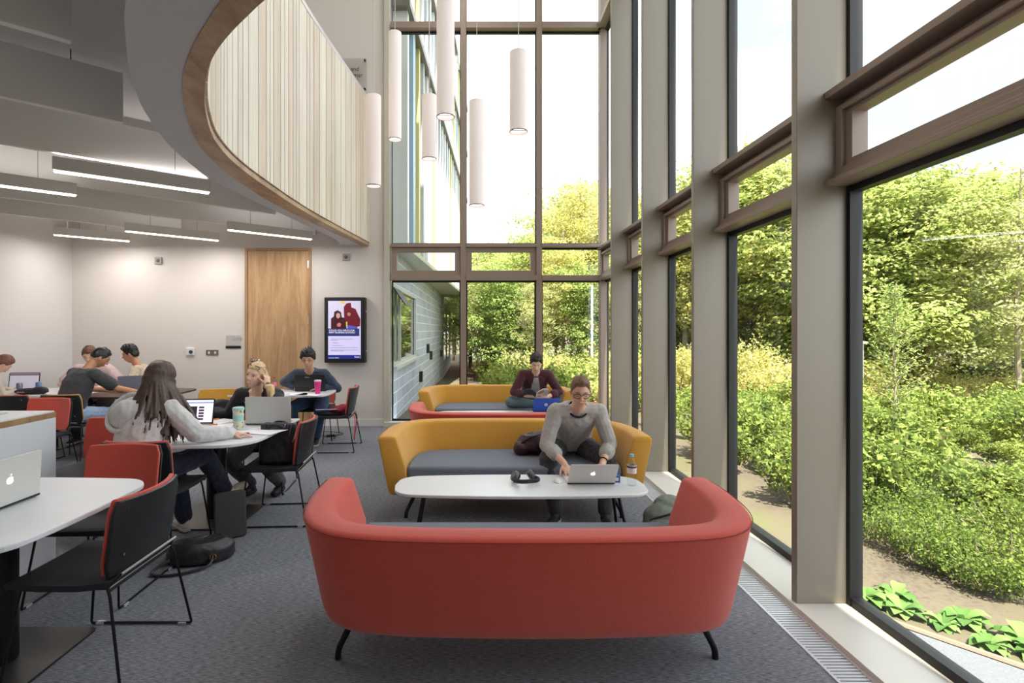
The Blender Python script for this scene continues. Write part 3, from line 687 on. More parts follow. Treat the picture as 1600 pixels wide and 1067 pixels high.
# near, low feathery bushes
for px, Y in ((1375, 4.6), (1450, 4.3), (1520, 4.0), (1600, 3.75), (1480, 5.0), (1570, 4.7), (1400, 5.3), (1340, 5.2), (1640, 4.3), (1350, 6.0), (1400, 3.9), (1460, 3.6), (1530, 3.35), (1580, 3.2), (1430, 4.9), (1530, 5.2)): puts('c', *col(px, Y), rt.uniform(.7, .95))
rr = random.Random(9)
placed = []
def scatter(key, n, x0, x1, Y0, Y1, s0, s1, mind):
    c = 0; tr = 0
    while c < n and tr < 3000:
        tr += 1; px = rr.uniform(x0, x1); Y = rr.uniform(Y0, Y1); x, y = col(px, Y)
        if x < 2.9 and y < FW+1: continue
        if y > FW and x < .35+.02*y: continue
        if any((x-a)**2+(y-b_)**2 < mind**2 for a, b_ in placed): continue
        placed.append((x, y)); c += 1; puts(key, x, y, rr.uniform(s0, s1))
scatter('a', 32, 1080, 1640, 4.7, 9, .5, 1.2, .6)
scatter('d', 26, 1020, 1640, 5.0, 11, .5, 1.3, .7)
scatter('b', 46, 960, 1680, 8.0, 13.5, .9, 1.9, .8)
scatter('b', 16, 690, 960, 13, 21, .8, 1.7, .8)
scatter('d', 22, 690, 960, 10.5, 21, .7, 1.6, .8)
scatter('a', 26, 960, 1640, 9, 15, 1.4, 2.2, .9)
# hostas
hm = MB(); r = random.Random(4); hv = []; hf = []
for i in range(17):
    a = 2.4*i; L_ = .19*r.uniform(.75, 1.15); el = .35+.5*(i/17); d = V(math.cos(a), math.sin(a), 0); w = V(-d.y, d.x, 0); R = []
    for s_, wd in ((0, .012), (.25, .035), (.5, .055), (.75, .045), (1, .004)):
        p = d*L_*s_*math.cos(el*.8)+V(0, 0, .02+L_*(math.sin(el)*s_*1.5-.75*s_*s_)); R.append((p-w*wd+V(0, 0, wd*.35), p, p+w*wd+V(0, 0, wd*.35)))
    o_ = len(hv)
    for q in R: hv += [tuple(p) for p in q]
    for j in range(4):
        hf += [(o_+j*3, o_+j*3+1, o_+j*3+4, o_+j*3+3), (o_+j*3+1, o_+j*3+2, o_+j*3+5, o_+j*3+4)]
h0 = MB().add(hv, hf).build('hosta_plant', M_leafH, smooth=80, fix=False)
tag(h0, 'broad leaved bright green plant in the border row along the path', 'plant', 'broad leaved plants along the path')
edge = [(2.30, 3.30), (2.32, 3.05), (2.42, 2.92), (2.55, 2.80), (2.62, 2.62), (2.78, 2.52), (2.86, 2.33), (3.02, 2.2), (2.52, 3.08), (2.70, 2.84), (2.84, 2.66), (3.0, 2.48), (3.16, 2.1), (2.36, 3.5), (3.2, 2.35)]
for i, (x, y) in enumerate(edge):
    s_ = rt.uniform(.5, .75)
    if i == 0: h0.location = (x, y, gz(x, y)); h0.scale = (s_,)*3
    else: dup(h0, (x, y, gz(x, y)), rt.uniform(0, 6), None, None, s_)
# lamp post and marker post
o = thing('lamp_post', 'slim grey lamp post among the shrubs behind the sapling', 'lamp post', (*col(1347, 11.5), gz(8, 11.5)))
MB().tube([V(0, 0, -.1), V(0, 0, 1.5)], .035, 10).build('post', M_alu, o); MB().lathe([(0, 0), (.11, 0), (.11, .05), (0, .07)], (0, 0, 1.5), 16).build('head', M_alu, o)
tag(MB().tube([V(0, 0, -.1), V(0, 0, 3.2)], .035, 8).build('thin_post', M_paper, loc=(*col(925, 15.5), gz(3, 15.5))), 'thin white post standing in the shrubs behind the far sofas', 'post')
# ---------------------------------------------------------------- neighbouring wing of the building, seen through the left pane
wing = thing('neighbouring_wing', 'wing of grey blockwork with an upper storey of white, blue and yellow fins', 'building', (0, 0, 0))
m = bpy.data.materials.new('grey_blockwork'); m.use_nodes = True; t = m.node_tree; b = t.nodes['Principled BSDF']; b.inputs['Roughness'].default_value = .9
co = N(t, 'ShaderNodeTexCoord'); sx = N(t, 'ShaderNodeSeparateXYZ'); cx = N(t, 'ShaderNodeCombineXYZ'); br = N(t, 'ShaderNodeTexBrick')
k = t.links.new; k(co.outputs['Object'], sx.inputs[0]); k(sx.outputs['Y'], cx.inputs[0]); k(sx.outputs['Z'], cx.inputs[1]); k(cx.outputs[0], br.inputs[0])
br.inputs['Scale'].default_value = 1; br.inputs['Brick Width'].default_value = .62; br.inputs['Row Height'].default_value = .215; br.inputs['Mortar Size'].default_value = .010
br.inputs['Color1'].default_value = srgb(158, 163, 173); br.inputs['Color2'].default_value = srgb(176, 181, 190); br.inputs['Mortar'].default_value = srgb(214, 218, 224)
k(br.outputs[0], b.inputs['Base Color'])
XW = -1.46; YW0, YW1 = 8.5, 28.3
MB().box(XW-6, XW, YW0, 8.75, -1, 3.0).box(XW-6, XW, 12.1, YW1, -1, 3.0).box(XW-6, XW, 8.75, 12.1, -1, .92).box(XW-6, XW, 8.75, 12.1, 2.32, 3.0).build('block_wall', m, wing)
M_glassdark = mat('dark_reflective_glass', (200, 206, 196), .04, 1)
wn = MB().box(XW-.02, XW+.03, 8.75, 12.1, .92, .97).box(XW-.02, XW+.03, 8.75, 12.1, 2.27, 2.32).box(XW-.02, XW+.03, 12.04, 12.1, .97, 2.27).box(XW-.02, XW+.03, 9.6, 9.66, .97, 2.27).build('window', mat('pale_frame', (206, 206, 202), .4, .3), wing)
MB().box(XW-.08, XW-.03, 8.75, 12.1, .95, 2.3).build('pane', M_glassdark, wn)
MB().box(XW-.02, XW+.10, 8.75, 12.2, .86, .92).build('sill', MATS['pale_frame'], wing)
vv = V(XW+.02, 9.5, 2.26)
MB().add([(XW, 8.8, 2.3), (XW, 9.6, 2.3), (XW+.22, 9.6, 1.98), (XW+.22, 8.8, 1.98), (XW+.02, 8.8, 2.3), (XW+.02, 9.6, 2.3), (XW+.24, 9.6, 1.98), (XW+.24, 8.8, 1.98)], [(0, 1, 2, 3), (7, 6, 5, 4), (0, 4, 5, 1), (2, 6, 7, 3), (1, 5, 6, 2), (0, 3, 7, 4)]).build('open_vent', M_gasket, wing)
for y, z in ((13.1, .35), (16.0, .75), (20.5, .6), (15, 1.0)):
    MB().box(XW, XW+.07, y-.13, y+.13, z-.13, z+.13).build('wall_vent', M_gasket, wing)
for y in (22.5, 25): MB().box(XW-.02, XW+.01, y, y+1.4, .2, 2.3).build('narrow_window', M_glassdark, wing)
# upper storey, its face turned slightly outwards
Y0, Y1 = 8.9, 22.8; X0 = -1.50; kx = .76/13.9
du = V(kx, 1, 0).normalized(); nu = V(du.y, -du.x, 0)
Mw = Matrix(((du.x, nu.x, 0, X0), (du.y, nu.y, 0, Y0), (0, 0, 1, 0), (0, 0, 0, 1)))
Lu = (Y1-Y0)/du.y
MB().box(0, Lu, -6, 0, 3.0, 15, Mw).build('upper_wall', mat('pale_cladding', (196, 200, 202), .5), wing)
MB().box(0, Lu+.2, -.4, .30, 2.96, 3.04, Mw).build('soffit_edge', mat('pale_metal_edge', (190, 190, 186), .45, .3), wing)
fc = [mat('fin_white', (232, 234, 234), .4), mat('fin_grey', (196, 200, 203), .4), mat('fin_blue', (158, 186, 206), .4), mat('fin_yellow', (224, 212, 140), .45)]
bands = [3.04, 7.25, 9.3, 11.3, 15]
for bi in range(4):
    z0, z1 = bands[bi], bands[bi+1]
    if bi: MB().box(0, Lu, 0, .34, z0-.07, z0+.07, Mw).build('floor_band', mat('band_metal', (128, 124, 118), .4, .4), wing)
    rf = random.Random(40+bi); u = .15
    seq = [0, 2, 3, 1, 0, 0, 3, 0, 1, 0, 0, 1, 0, 3, 0, 1, 0, 0, 1, 3]
    i = 0
    while u < Lu-.2:
        q = seq[(i*1+bi*4) % len(seq)]; w_ = .24 if q == 2 else .14
        MB().box(u, u+w_, .0, .27, z0+.07 if bi else z0, z1-.07, Mw).build('fin', fc[q], wing); u += w_+.42; i += 1
    for i in range(3): MB().box(.4+i*4.5, 3.4+i*4.5, .001, .01, z0+.9, z1-.4, Mw).build('window', mat('wing_glass', (150, 166, 172), .06, .7), wing)
# ================================================================ SOFAS
def sofa_proto(name, fab, label, loc, rot):
    o = thing(name, label, 'sofa', loc, rot)
    half = [(-1.10, -.44), (-1.10, -.2), (-1.065, .06), (-.985, .24), (-.845, .36), (-.62, .415), (-.3, .435), (0, .44)]
    pts = [V(a, b_, 0) for a, b_ in half]+[V(-a, b_, 0) for a, b_ in half[-2::-1]]
    path = resample(catmull(pts, 8), 73); n = len(path); R = []; inner = []
    for i, p in enumerate(path):
        t = (path[min(n-1, i+1)]-path[max(0, i-1)]).normalized(); nr = V(-t.y, t.x, 0)   # points outwards
        if nr.dot(p-V(0, -.2, 0)) < 0: nr = -nr
        e = min(i, n-1-i)
        prof = [(-.19, .235), (-.125, .225), (-.098, .24), (-.084, .275), (-.008, .655), (-.004, .678), (-.014, .692), (-.035, .698), (-.085, .70), (-.135, .695), (-.150, .684), (-.156, .668), (-.225, .46), (-.245, .24)]
        R.append([p+nr*a+V(0, 0, z) for a, z in prof])
        inner.append(p-nr*.235)
    # soften the front ends of the arms
    def shrink(r, k):
        c = sum(r, V(0, 0, 0))/len(r); return [c+(p-c)*k for p in r]
    for end in (0, -1):
        base = R[end]; d = V(0, -1, 0)
        ex = [[q+d*.012 for q in shrink(base, .985)], [q+d*.02 for q in shrink(base, .95)], [q+d*.024 for q in shrink(base, .85)]]
        R = ex[::-1]+R if end == 0 else R+ex
    MB().rings(R).build('upholstered_shell', fab, o, smooth=60)
    pip = [p+V(0, 0, .684) for p in path]
    MB().tube([V(p.x*.9995, p.y*1.0, p.z) for p in pip], .0022, 5).build('seam', mat('seam_'+fab.name, (130, 50, 44) if fab is M_red else (150, 104, 32), .9), o)
    k = [p for p in inner if p.y > -.40]
    poly = [(p.x, p.y) for p in k]+[(k[-1].x, -.41), (k[0].x, -.41)]
    MB().prism([(a*.99, b_) for a, b_ in poly], .23, .31).build('base', fab, o, bevel=.01)
    MB().prism([(a*1.0, b_*1.0 if b_ > -.40 else -.435) for a, b_ in poly], .31, .45).build('seat_cushion', M_grey, o, bevel=.028, seg=4, smooth=60)
    for sx in (-1, 1):
        for yy_ in (-.30, .09):
            MB().tube(catmull([(sx*.74, yy_*.9, .25), (sx*.81, yy_*.95, .19), (sx*.865, yy_, .09), (sx*.885, yy_*1.05, .045), (sx*.89, yy_*1.06, 0)], 4), [.016]*8+[.015]*9, 10).build('leg', M_black, o, smooth=True)
    return o
s_red = sofa_proto('curved_sofa', M_red, 'big red curved sofa in the foreground seen from behind', (.235, 2.51, 0), PI)
s_yel = sofa_proto('curved_sofa', M_yellow, 'mustard curved sofa with grey seat where the man in the grey jumper sits', (.305, 4.54, 0), 0)
dup(s_red, (.33, 5.60, 0), PI, 'red curved sofa in the middle distance, mostly hidden behind the nearer mustard sofa')
dup(s_yel, (.28, 7.56, 0), 0, 'mustard curved sofa by the far glazing where the reading man sits')
# ================================================================ COFFEE TABLES
def coffee(label, loc, hx, hy, zt=.42):
    o = thing('coffee_table', label, 'table', loc)
    MB().prism(rrect(-hx, hx, -hy, hy, .10, 6, bulge=.05), zt-.022, zt).build('tabletop', M_white, o, bevel=.006, seg=3)
    for sx in (-1, 1):
        for sy in (-1, 1):
            MB().tube([V(sx*(hx-.17), sy*(hy-.14), zt-.022), V(sx*(hx-.10), sy*(hy-.03), 0)], .013, 10, r2=.010).build('leg', M_black, o, smooth=True)
        MB().tube([V(sx*(hx-.17), -(hy-.14), zt-.034), V(sx*(hx-.17), hy-.14, zt-.034)], .011, 8).build('cross_rail', M_black, o)
    return o
coffee('long white coffee table with rounded ends between the near red and mustard sofas', (.315, 3.735, 0), .86, .215)
coffee('white coffee table between the two far sofas, holding the blue laptop', (.33, 6.62, 0), .84, .30, .45)
# ================================================================ STUDY TABLES
def study(label, loc, rot, hx, hy, bulge, plate=.3, col_=(0, 0), rnd_=.1, name='study_table', topm=None):
    o = thing(name, label, 'table', loc, rot)
    MB().prism(rrect(-hx, hx, -hy, hy, rnd_, 6, bulge=bulge), .705, .73).build('tabletop', topm or M_white, o, bevel=.006, seg=3)
    MB().lathe([(0, .012), (.075, .012), (.075, .69), (.16, .695), (.16, .705), (0, .705)], (col_[0], col_[1], 0), 24).build('column', M_black, o, smooth=True)
    MB().prism(rrect(col_[0]-plate, col_[0]+plate, col_[1]-plate, col_[1]+plate, .03), 0, .012).build('base_plate', mat('base_plate_bronze', (62, 58, 56), .4, .4), o, bevel=.003)
    return o
study('white study table at the left edge nearest the camera, with a silver laptop', (-2.50, 2.345, 0), 0, .72, .47, .035, .27, (.27, .04), .13)
study('white study table with bulging sides shared by the two women', (-2.15, 4.13, 0), 0, .50, .48, .03, .28, (.0, .10), .22)
study('white study table by the oak door where the man with the black laptop works', (-2.55, 6.72, 0), 0, .62, .33, .04, .25, (0, 0), .1)
study('dark brown study table where the man in the charcoal tee writes', (-4.42, 6.72, 0), 0, .52, .46, .03, .28, (0, 0), .1, topm=mat('dark_walnut_top', (84, 62, 50), .4))
study('white study table in the far left corner with a black laptop', (-5.62, 6.76, 0), 0, .58, .42, .03, .25, (0, 0), .08)
# ================================================================ CHAIRS
def chair_proto(padm, label, loc, rot, tablet=False):
    o = thing('study_chair', label, 'chair', loc, rot)
    # seat
    R = []
    for y, z, w in ((-.245, .438, .215), (-.25, .446, .222), (-.235, .458, .23), (-.1, .452, .238), (.08, .452, .238), (.19, .462, .232), (.205, .458, .228), (.205, .44, .225)):
        R.append([V(x*w, y, z-.006*(1-x*x)) for x in (-1, -.6, -.2, .2, .6, 1)]+[V(x*w*.985, y*.985, z-.028) for x in (1, .6, .2, -.2, -.6, -1)])
    MB().rings(R).build('seat', M_blackfab, o, smooth=60)
    def back(z0, z1, t0, t1, w0, w1, curve, n=10, m=6):
        R = []
        for i in range(m+1):
            k_ = i/m; z = z0+(z1-z0)*k_; w = w0+(w1-w0)*k_; yb = .205+(z-.46)*.22; c = curve*(.5+.5*k_)
            rr = .035 if i in (0, m) else 0
            r = [V(x*(w-rr*.6), yb+t0-c*x*x, z) for x in [-1+2*j/n for j in range(n+1)]]+[V(x*(w-rr*.6), yb+t1-c*x*x, z) for x in [1-2*j/n for j in range(n+1)]]
            R.append(r)
        return MB().rings(R)
    back(.470, .805, .0, .018, .232, .236, .055).build('back_shell', M_blackshell, o, smooth=50, bevel=.004)
    back(.474, .812, -.024, .0, .226, .230, .055).build('back_pad', padm, o, smooth=50, bevel=.008)
    for sx in (-1, 1):
        for z, x in ((.56, .17), (.76, .18)):
            MB().lathe([(0, 0), (.006, 0), (.006, .003), (0, .003)], (0, 0, 0), 8, Matrix.Translation((sx*x, .226+(z-.46)*.22-.055*(.5+.5*(z-.505)/.3)*(x/.235)**2, z)) @ Matrix.Rotation(-PI/2, 4, 'X')).build('screw', M_chrome, o)
    r = .0065
    for sx in (-1, 1):
        MB().tube([V(sx*.225, .20, .435), V(sx*.232, .215, .40), V(sx*.268, .285, .02), V(sx*.27, .282, .008)], r, 8).build('leg', M_black, o, smooth=True)
        MB().tube([V(sx*.218, -.18, .425), V(sx*.225, -.185, .39), V(sx*.262, -.235, .02), V(sx*.264, -.232, .008)], r, 8).build('leg', M_black, o, smooth=True)
        MB().tube([V(sx*.27, .283, .0085), V(sx*.264, -.233, .0085)], r, 8).build('floor_bar', M_black, o, smooth=True)
        MB().tube([V(sx*.218, -.18, .425), V(sx*.225, .20, .435), V(sx*.20, .240, .49)], r, 8).build('seat_rail', M_black, o, smooth=True)
        for yy_ in (-.19, .24): MB().box(sx*.267-.011, sx*.267+.011, yy_-.02, yy_+.02, .0, .013).build('glide', mat('clear_glide', (170, 176, 182), .2), o)
    MB().tube([V(-.225, .20, .435), V(.225, .20, .435)], .006, 8).build('rear_rail', M_alu, o, smooth=True)
    MB().tube([V(-.218, -.18, .425), V(.218, -.18, .425)], .006, 8).build('front_rail', M_black, o, smooth=True)
    MB().tube([V(-.20, .242, .485), V(.20, .242, .485)], .006, 8).build('back_rail', M_alu, o, smooth=True)
    return o
E_, Wt, So, No = PI/2, -PI/2, 0, PI      # facing: rot 0 faces the camera (-Y)
cR = chair_proto(M_red, 'black and red chair nearest the camera, seen from behind at the left table', (-1.79, 2.43, 0), Wt)
CH = [((-2.25, 3.06, 0), 0.03, 'red backed chair facing the camera behind the near left table'), ((-2.27, 3.63, 0), PI, 'red edged chair the long haired woman in the hoodie sits on'),
      ((-3.07, 4.06, 0), -.12, 'red backed chair partly hidden to the left of the woman in the hoodie'), ((-1.64, 4.27, 0), Wt+.06, 'black and red chair holding the black tote bag'),
      ((-2.10, 4.99, 0), .10, 'red chair the blonde woman sits on'), ((-4.60, 5.30, 0), .0, 'red backed chair right behind the white cabinet'),
      ((-5.30, 6.02, 0), PI, 'black chair with red rim at the far left table, back turned'), ((-1.84, 6.68, 0), Wt+.05, 'black chair by the wall display with a red bag on its seat'),
      ((-2.30, 7.33, 0), 0.08, 'red chair the man with the black laptop sits on')]
for loc, rot, lb in CH: dup(cR, loc, rot, lb)
cY = chair_proto(M_yellow, 'black chair with mustard rim the man in the charcoal tee sits on', (-4.76, 6.08, 0), PI)
for loc, rot, lb in [((-3.15, 6.15, 0), .25, 'empty mustard chair behind the blonde woman'), ((-4.72, 7.42, 0), Wt+.1, 'mustard chair the dark haired man in the beige top sits on'),
                     ((-5.95, 7.62, 0), 0, 'mustard chair in the far left corner')]: dup(cY, loc, rot, lb)
# ================================================================ CABINET
o = thing('storage_cabinet', 'white storage cabinet with oak edged top at the left edge', 'cabinet', (-3.22, 3.18, 0))
MB().box(-.36, .36, -.36, .30, 0, .955).build('body', M_white, o, bevel=.002)
MB().box(-.36, .36, -.36, .30, .957, .992).build('oak_edge', M_oak2, o)
MB().box(-.355, .352, -.355, .295, .992, 1.0).build('top_panel', M_white, o)
MB().box(-.361, -.36+.3, -.366, -.36, .04, .94).build('door', M_white, o)
# ================================================================ PEOPLE
def skin_mat(name, col):
    m = mat(name, col, .5, var=.05, vscale=30); b = m.node_tree.nodes['Principled BSDF']
    b.inputs['Subsurface Weight'].default_value = .12; b.inputs['Subsurface Radius'].default_value = (.02, .008, .004); return m
def remesh(mb, name, m, parent, vox, it=2, wr=0, wf=14, smooth=True, wdir=None):
    me = mb.mesh('tmp'); b = bmesh.new(); b.from_mesh(me); bmesh.ops.recalc_face_normals(b, faces=b.faces); b.to_mesh(me); b.free()
    o = bpy.data.objects.new('tmp', me); C.objects.link(o)
    d = o.modifiers.new('r', 'REMESH'); d.mode = 'VOXEL'; d.voxel_size = vox; d.adaptivity = 0
    if it: q = o.modifiers.new('s', 'SMOOTH'); q.iterations = it; q.factor = .5
    dg = bpy.context.evaluated_depsgraph_get(); dg.update(); n = bpy.data.meshes.new_from_object(o.evaluated_get(dg))
    bpy.data.objects.remove(o); bpy.data.meshes.remove(me)
    if wr:
        nr = [v.normal.copy() for v in n.vertices]
        for v, q in zip(n.vertices, nr):
            p = v.co*wf; a = noise.noise(V(p.x, p.y, p.z*.7)+V(0, 0, 3)); b_ = noise.noise(V(p.x*2.1+5, p.y*2.1, p.z*1.6))
            v.co += q*wr*((1-abs(a)*2.4)*.8+b_*.6)
    n.name = name; n.materials.clear(); n.materials.append(m); n.polygons.foreach_set('use_smooth', [True]*len(n.polygons)); n.update()
    o = bpy.data.objects.new(name, n); C.objects.link(o); o.parent = parent; return o
def ik(a, c, l1, l2, pole):
    d = c-a; L_ = min(d.length, (l1+l2)*.999); dn = d.normalized(); c = a+dn*L_
    x = (l1*l1-l2*l2+L_*L_)/(2*L_); h = math.sqrt(max(0, l1*l1-x*x)); q = pole-dn*pole.dot(dn); q.normalize()
    return a+dn*x+q*h, c
def hand(mb, w, d, back, side, curl=.5, s=1.0, spread=1.0, fr=.0082):
    """w wrist, d towards fingers, back = out of the back of the hand, side: +1 thumb towards d x back"""
    d = d.normalized(); back = (back-d*back.dot(d)).normalized(); lat = d.cross(back)*side     # lat: thumb side
    P = lambda a, b_, c: w+(d*a+lat*b_+back*c)*s
    mb.ell(P(.052, .0, -.002), (d*.050*s, lat*.040*s, back*.0155*s), 14, 9)
    mb.cap(P(-.01, 0, 0), P(.03, 0, 0), .024*s, .024*s)
    mb.cap(P(.02, .022, -.006), P(.05, .030, -.006), .014*s, .012*s)
    for i, (lt, ln) in enumerate(((.033, .072), (.011, .080), (-.011, .074), (-.032, .058))):
        p = P(.088-.004*abs(i-1), lt, 0); an = curl*(.35+.08*i); dd = d*math.cos(an)-back*math.sin(an)+lat*(lt*1.6*spread); dd.normalize()
        for j, f_ in enumerate((.45, .31, .24)):
            q = p+dd*ln*f_*s; mb.cap(p, q, (fr-.0006*j)*s, (fr-.0006*(j+1))*s, 8); p = q
            an += curl*.55; dd = (d*math.cos(an)-back*math.sin(an)+lat*(lt*1.2*spread)).normalized()
    p = P(.028, .032, -.008); dd = (d*.72+lat*.62-back*.30).normalized()
    for ln, r in ((.036, .0105), (.030, .0095)):
        q = p+dd*ln*s; mb.cap(p, q, r*s, (r-.001)*s, 8); p = q; dd = (dd+d*.3-back*.25*curl-lat*.15).normalized()
class Head:
    def __init__(s, c, fwd, up, k=1.0):
        s.c = Vector(c); s.f = fwd.normalized(); s.u = (up-s.f*up.dot(s.f)).normalized(); s.r = s.f.cross(s.u); s.k = k    # r: the person's right
    def P(s, x, y, z): return s.c+(s.r*x+s.f*y+s.u*z)*s.k
    def surf(s, d, off=0):
        x, y, z = d; w = 1.0; yy_ = 1.0; dz = z
        if z < 0: w = 1-.34*(-z)**1.5; 
        if z < 0 and y > 0: yy_ = 1+.03*(-z)
        if z < 0 and y < 0: yy_ = 1-.42*(-z)
        if z > 0: w = 1+.03*z*(1-z)
        X = .075*x*w; Y = .096*y*yy_; Z = .120*z
        if y > 0:
            Y -= .010*math.exp(-((abs(X)-.032)/.017)**2-((Z-.008)/.013)**2)*min(1, y*2)
            Y += .005*math.exp(-((Z-.032)/.012)**2)*y; Y += .006*math.exp(-((Z+.098)/.018)**2-(X/.025)**2)
            Y += .004*math.exp(-((abs(X)-.04)/.02)**2-((Z+.025)/.02)**2)
        n_ = V(x/.075, y/.096, z/.120).normalized()
        return V(X, Y, Z)+n_*off
    def W(s, p): return s.P(p.x, p.y, p.z)
    def sphere(s, mb, fn, nu=40, nv=26):
        R = []
        for i in range(1, nv):
            th = PI*i/nv-PI/2; R.append([s.W(fn(V(math.cos(th)*math.sin(2*PI*j/nu), math.cos(th)*math.cos(2*PI*j/nu), math.sin(th)))) for j in range(nu)])
        vs = [p for r in R for p in r]+[s.W(fn(V(0, 0, -1))), s.W(fn(V(0, 0, 1)))]; b_ = len(vs)-2; m_ = len(R); fs = []
        for i in range(m_-1):
            for j in range(nu): fs.append((i*nu+j, i*nu+(j+1) % nu, (i+1)*nu+(j+1) % nu, (i+1)*nu+j))
        for j in range(nu): fs.append((b_, (j+1) % nu, j)); fs.append((b_+1, (m_-1)*nu+j, (m_-1)*nu+(j+1) % nu))
        mb.add(vs, fs)
    def skin(s, mb):
        s.sphere(mb, lambda d: s.surf(d))
        mb.cap(s.P(0, .088, .018), s.P(0, .108, -.020), .0075*s.k, .0115*s.k, 10)
        for q in (-1, 1):
            mb.ell(s.P(q*.0105, .099, -.026), (s.r*.008, s.f*.009, s.u*.007), 8, 6)
            mb.ell(s.P(q*.077, -.006, -.004), (s.r*.007+s.f*.004, s.f*.017, s.u*.030), 10, 8)
        mb.ell(s.P(0, .083, -.053), (s.r*.023, s.f*.014, s.u*.006), 10, 6); mb.ell(s.P(0, .081, -.064), (s.r*.020, s.f*.014, s.u*.0065), 10, 6)
    def face(s, parent, hairm, lipm, eyes='down', brow=1.0, smile=0):
        lb = MB(); pts = [s.P(-.022, .086, -.056+smile*.008), s.P(-.010, .0955, -.0575), s.P(0, .097, -.0585), s.P(.010, .0955, -.0575), s.P(.022, .086, -.056+smile*.008)]
        lb.tube(pts, [.002, .0045, .005, .0045, .002], 8, flat=.7); lb.build('lips', lipm, parent, smooth=True)
        if smile: MB().tube([s.P(-.014, .0955, -.056), s.P(0, .1005, -.058), s.P(.014, .0955, -.056)], .0028, 6).build('teeth', M_paper, parent)
        for q in (-1, 1):
            MB().tube([s.P(q*.048, .077, .028), s.P(q*.034, .0905, .035), s.P(q*.016, .094, .031)], [.0018*brow, .0032*brow, .0026*brow], 6).build('eyebrow', hairm, parent)
            if eyes == 'down': MB().tube([s.P(q*.046, .0715, .004), s.P(q*.032, .0835, -.001), s.P(q*.018, .080, .003)], .0018, 6).build('eyelash', M_screen_dark, parent)
            else:
                e = MB().ell(s.P(q*.032, .0760, .007), (s.r*.0125, s.f*.0095, s.u*.0062), 12, 8).build('eye', M_paper, parent, smooth=True)
                MB().ell(s.P(q*.032, .0835, .007), (s.r*.0058, s.f*.0030, s.u*.0058), 10, 6).build('iris', mat('iris_dark', (52, 40, 34), .3), e)
                MB().tube([s.P(q*.046, .0765, .009), s.P(q*.032, .0870, .0142), s.P(q*.018, .082, .009)], .0019, 6).build('eyelash', M_screen_dark, parent)
    def hair(s, parent, m, th=.022, top=.03, quiff=0, side=.012, lowback=-.42, front=.60, seed=0, name='hair', mb=None, messy=.006, build=True):
        mb = mb or MB()
        def fn(d):
            az = abs(math.atan2(abs(d.x), d.y)); 
            if az < 1.1: tz = front-(front-.18)*smoothstep(.55, 1.25, az)
            elif az < 1.75: tz = .18-.32*smoothstep(1.1, 1.5, az)+.10*math.exp(-((az-1.62)/.2)**2)
            else: tz = -.10+(lowback+.10)*smoothstep(1.75, 2.4, az)
            mk = smoothstep(tz-.05, tz+.09, d.z)
            o_ = side+(top-side)*smoothstep(.2, .9, d.z)+(th-side)*smoothstep(1.6, 2.6, az)*.6
            if quiff: o_ += quiff*math.exp(-((az)/.8)**2)*smoothstep(.45, .75, d.z)
            o_ += messy*noise.noise(V(d.x*9+seed, d.y*5, d.z*9))*1.6+messy*.6*noise.noise(V(d.x*26, d.y*9+seed, d.z*20))
            return s.surf(d, -.010+(o_+.010)*mk)
        s.sphere(mb, fn, 72, 44)
        if build: return mb.build(name, m, parent, smooth=70)
        return mb
    def glasses(s, parent, m, up=0, w=.052, big=1.0):
        z = .006+up; y0 = .100 if not up else .068
        g = MB()
        for q in (-1, 1):
            pts = [s.P(q*(.033+.025*big*math.cos(a)), y0-abs(math.cos(a)*.025*q+.033-.033)*.25-(.006 if math.cos(a) > 0 else 0), z+.0165*big*math.copysign(abs(math.sin(a))**.75, math.sin(a))) for a in [2*PI*j/18 for j in range(18)]]
            g.tube(pts, .0025*big, 6, closed=True)
            g.tube([s.P(q*.058, y0-.012, z+.010), s.P(q*.079, y0-.04, z+.010), s.P(q*.082, -.005, z+.004+(0 if not up else .01)), s.P(q*.080, -.025, z-.014)], .0022, 6)
        g.tube([s.P(-.010, y0+.001, z+.006), s.P(0, y0+.004, z+.009), s.P(.010, y0+.001, z+.006)], .0022, 6)
        o = g.build('glasses_frame', m, parent)
        for q in (-1, 1): MB().ell(s.P(q*.033, y0-.005, z), (s.r*.023*big, s.f*.0008, s.u*.018*big), 14, 8).build('lens', glass_mat('lens_glass') if 'lens_glass' not in MATS else MATS['lens_glass'], o)
        return o
def shoe(parent, ankle, d, m, solem, k=1.0, pitch=0):
    d = d.normalized(); up = V(0, 0, 1)
    if pitch: d = (d*math.cos(pitch)-up*math.sin(pitch)).normalized()
    lat = d.cross(up).normalized(); up = lat.cross(d); b_ = ankle-up*.075*k; mb = MB()
    mb.ell(b_+d*.0*k+up*.04*k, (d*.052*k, lat*.038*k, up*.042*k)); mb.ell(b_+d*.09*k+up*.034*k, (d*.085*k, lat*.042*k, up*.032*k)); mb.ell(b_+d*.155*k+up*.024*k, (d*.052*k, lat*.040*k, up*.026*k))
    mb.cap(ankle, b_+d*.03+up*.05, .040*k, .040*k)
    o = remesh(mb, 'shoe', m, parent, .006, 2)
    R = []
    for t, w in ((-.055, .012), (-.048, .028), (-.02, .036), (.05, .036), (.12, .044), (.17, .040), (.198, .026), (.208, .008)):
        c = b_+d*t*k; R.append([c-lat*w*k+up*.022*k, c+lat*w*k+up*.022*k, c+lat*w*k-up*.003*k, c-lat*w*k-up*.003*k])
    MB().rings(R).build('sole', solem, o, bevel=.004, smooth=50)
    ls = MB()
    for i in range(4):
        c = b_+d*(.045+.026*i)*k+up*(.066-.0075*i)*k; ls.tube([c-lat*.018*k, c+up*.004*k, c+lat*.018*k], .0025, 5)
    ls.build('laces', solem, o)
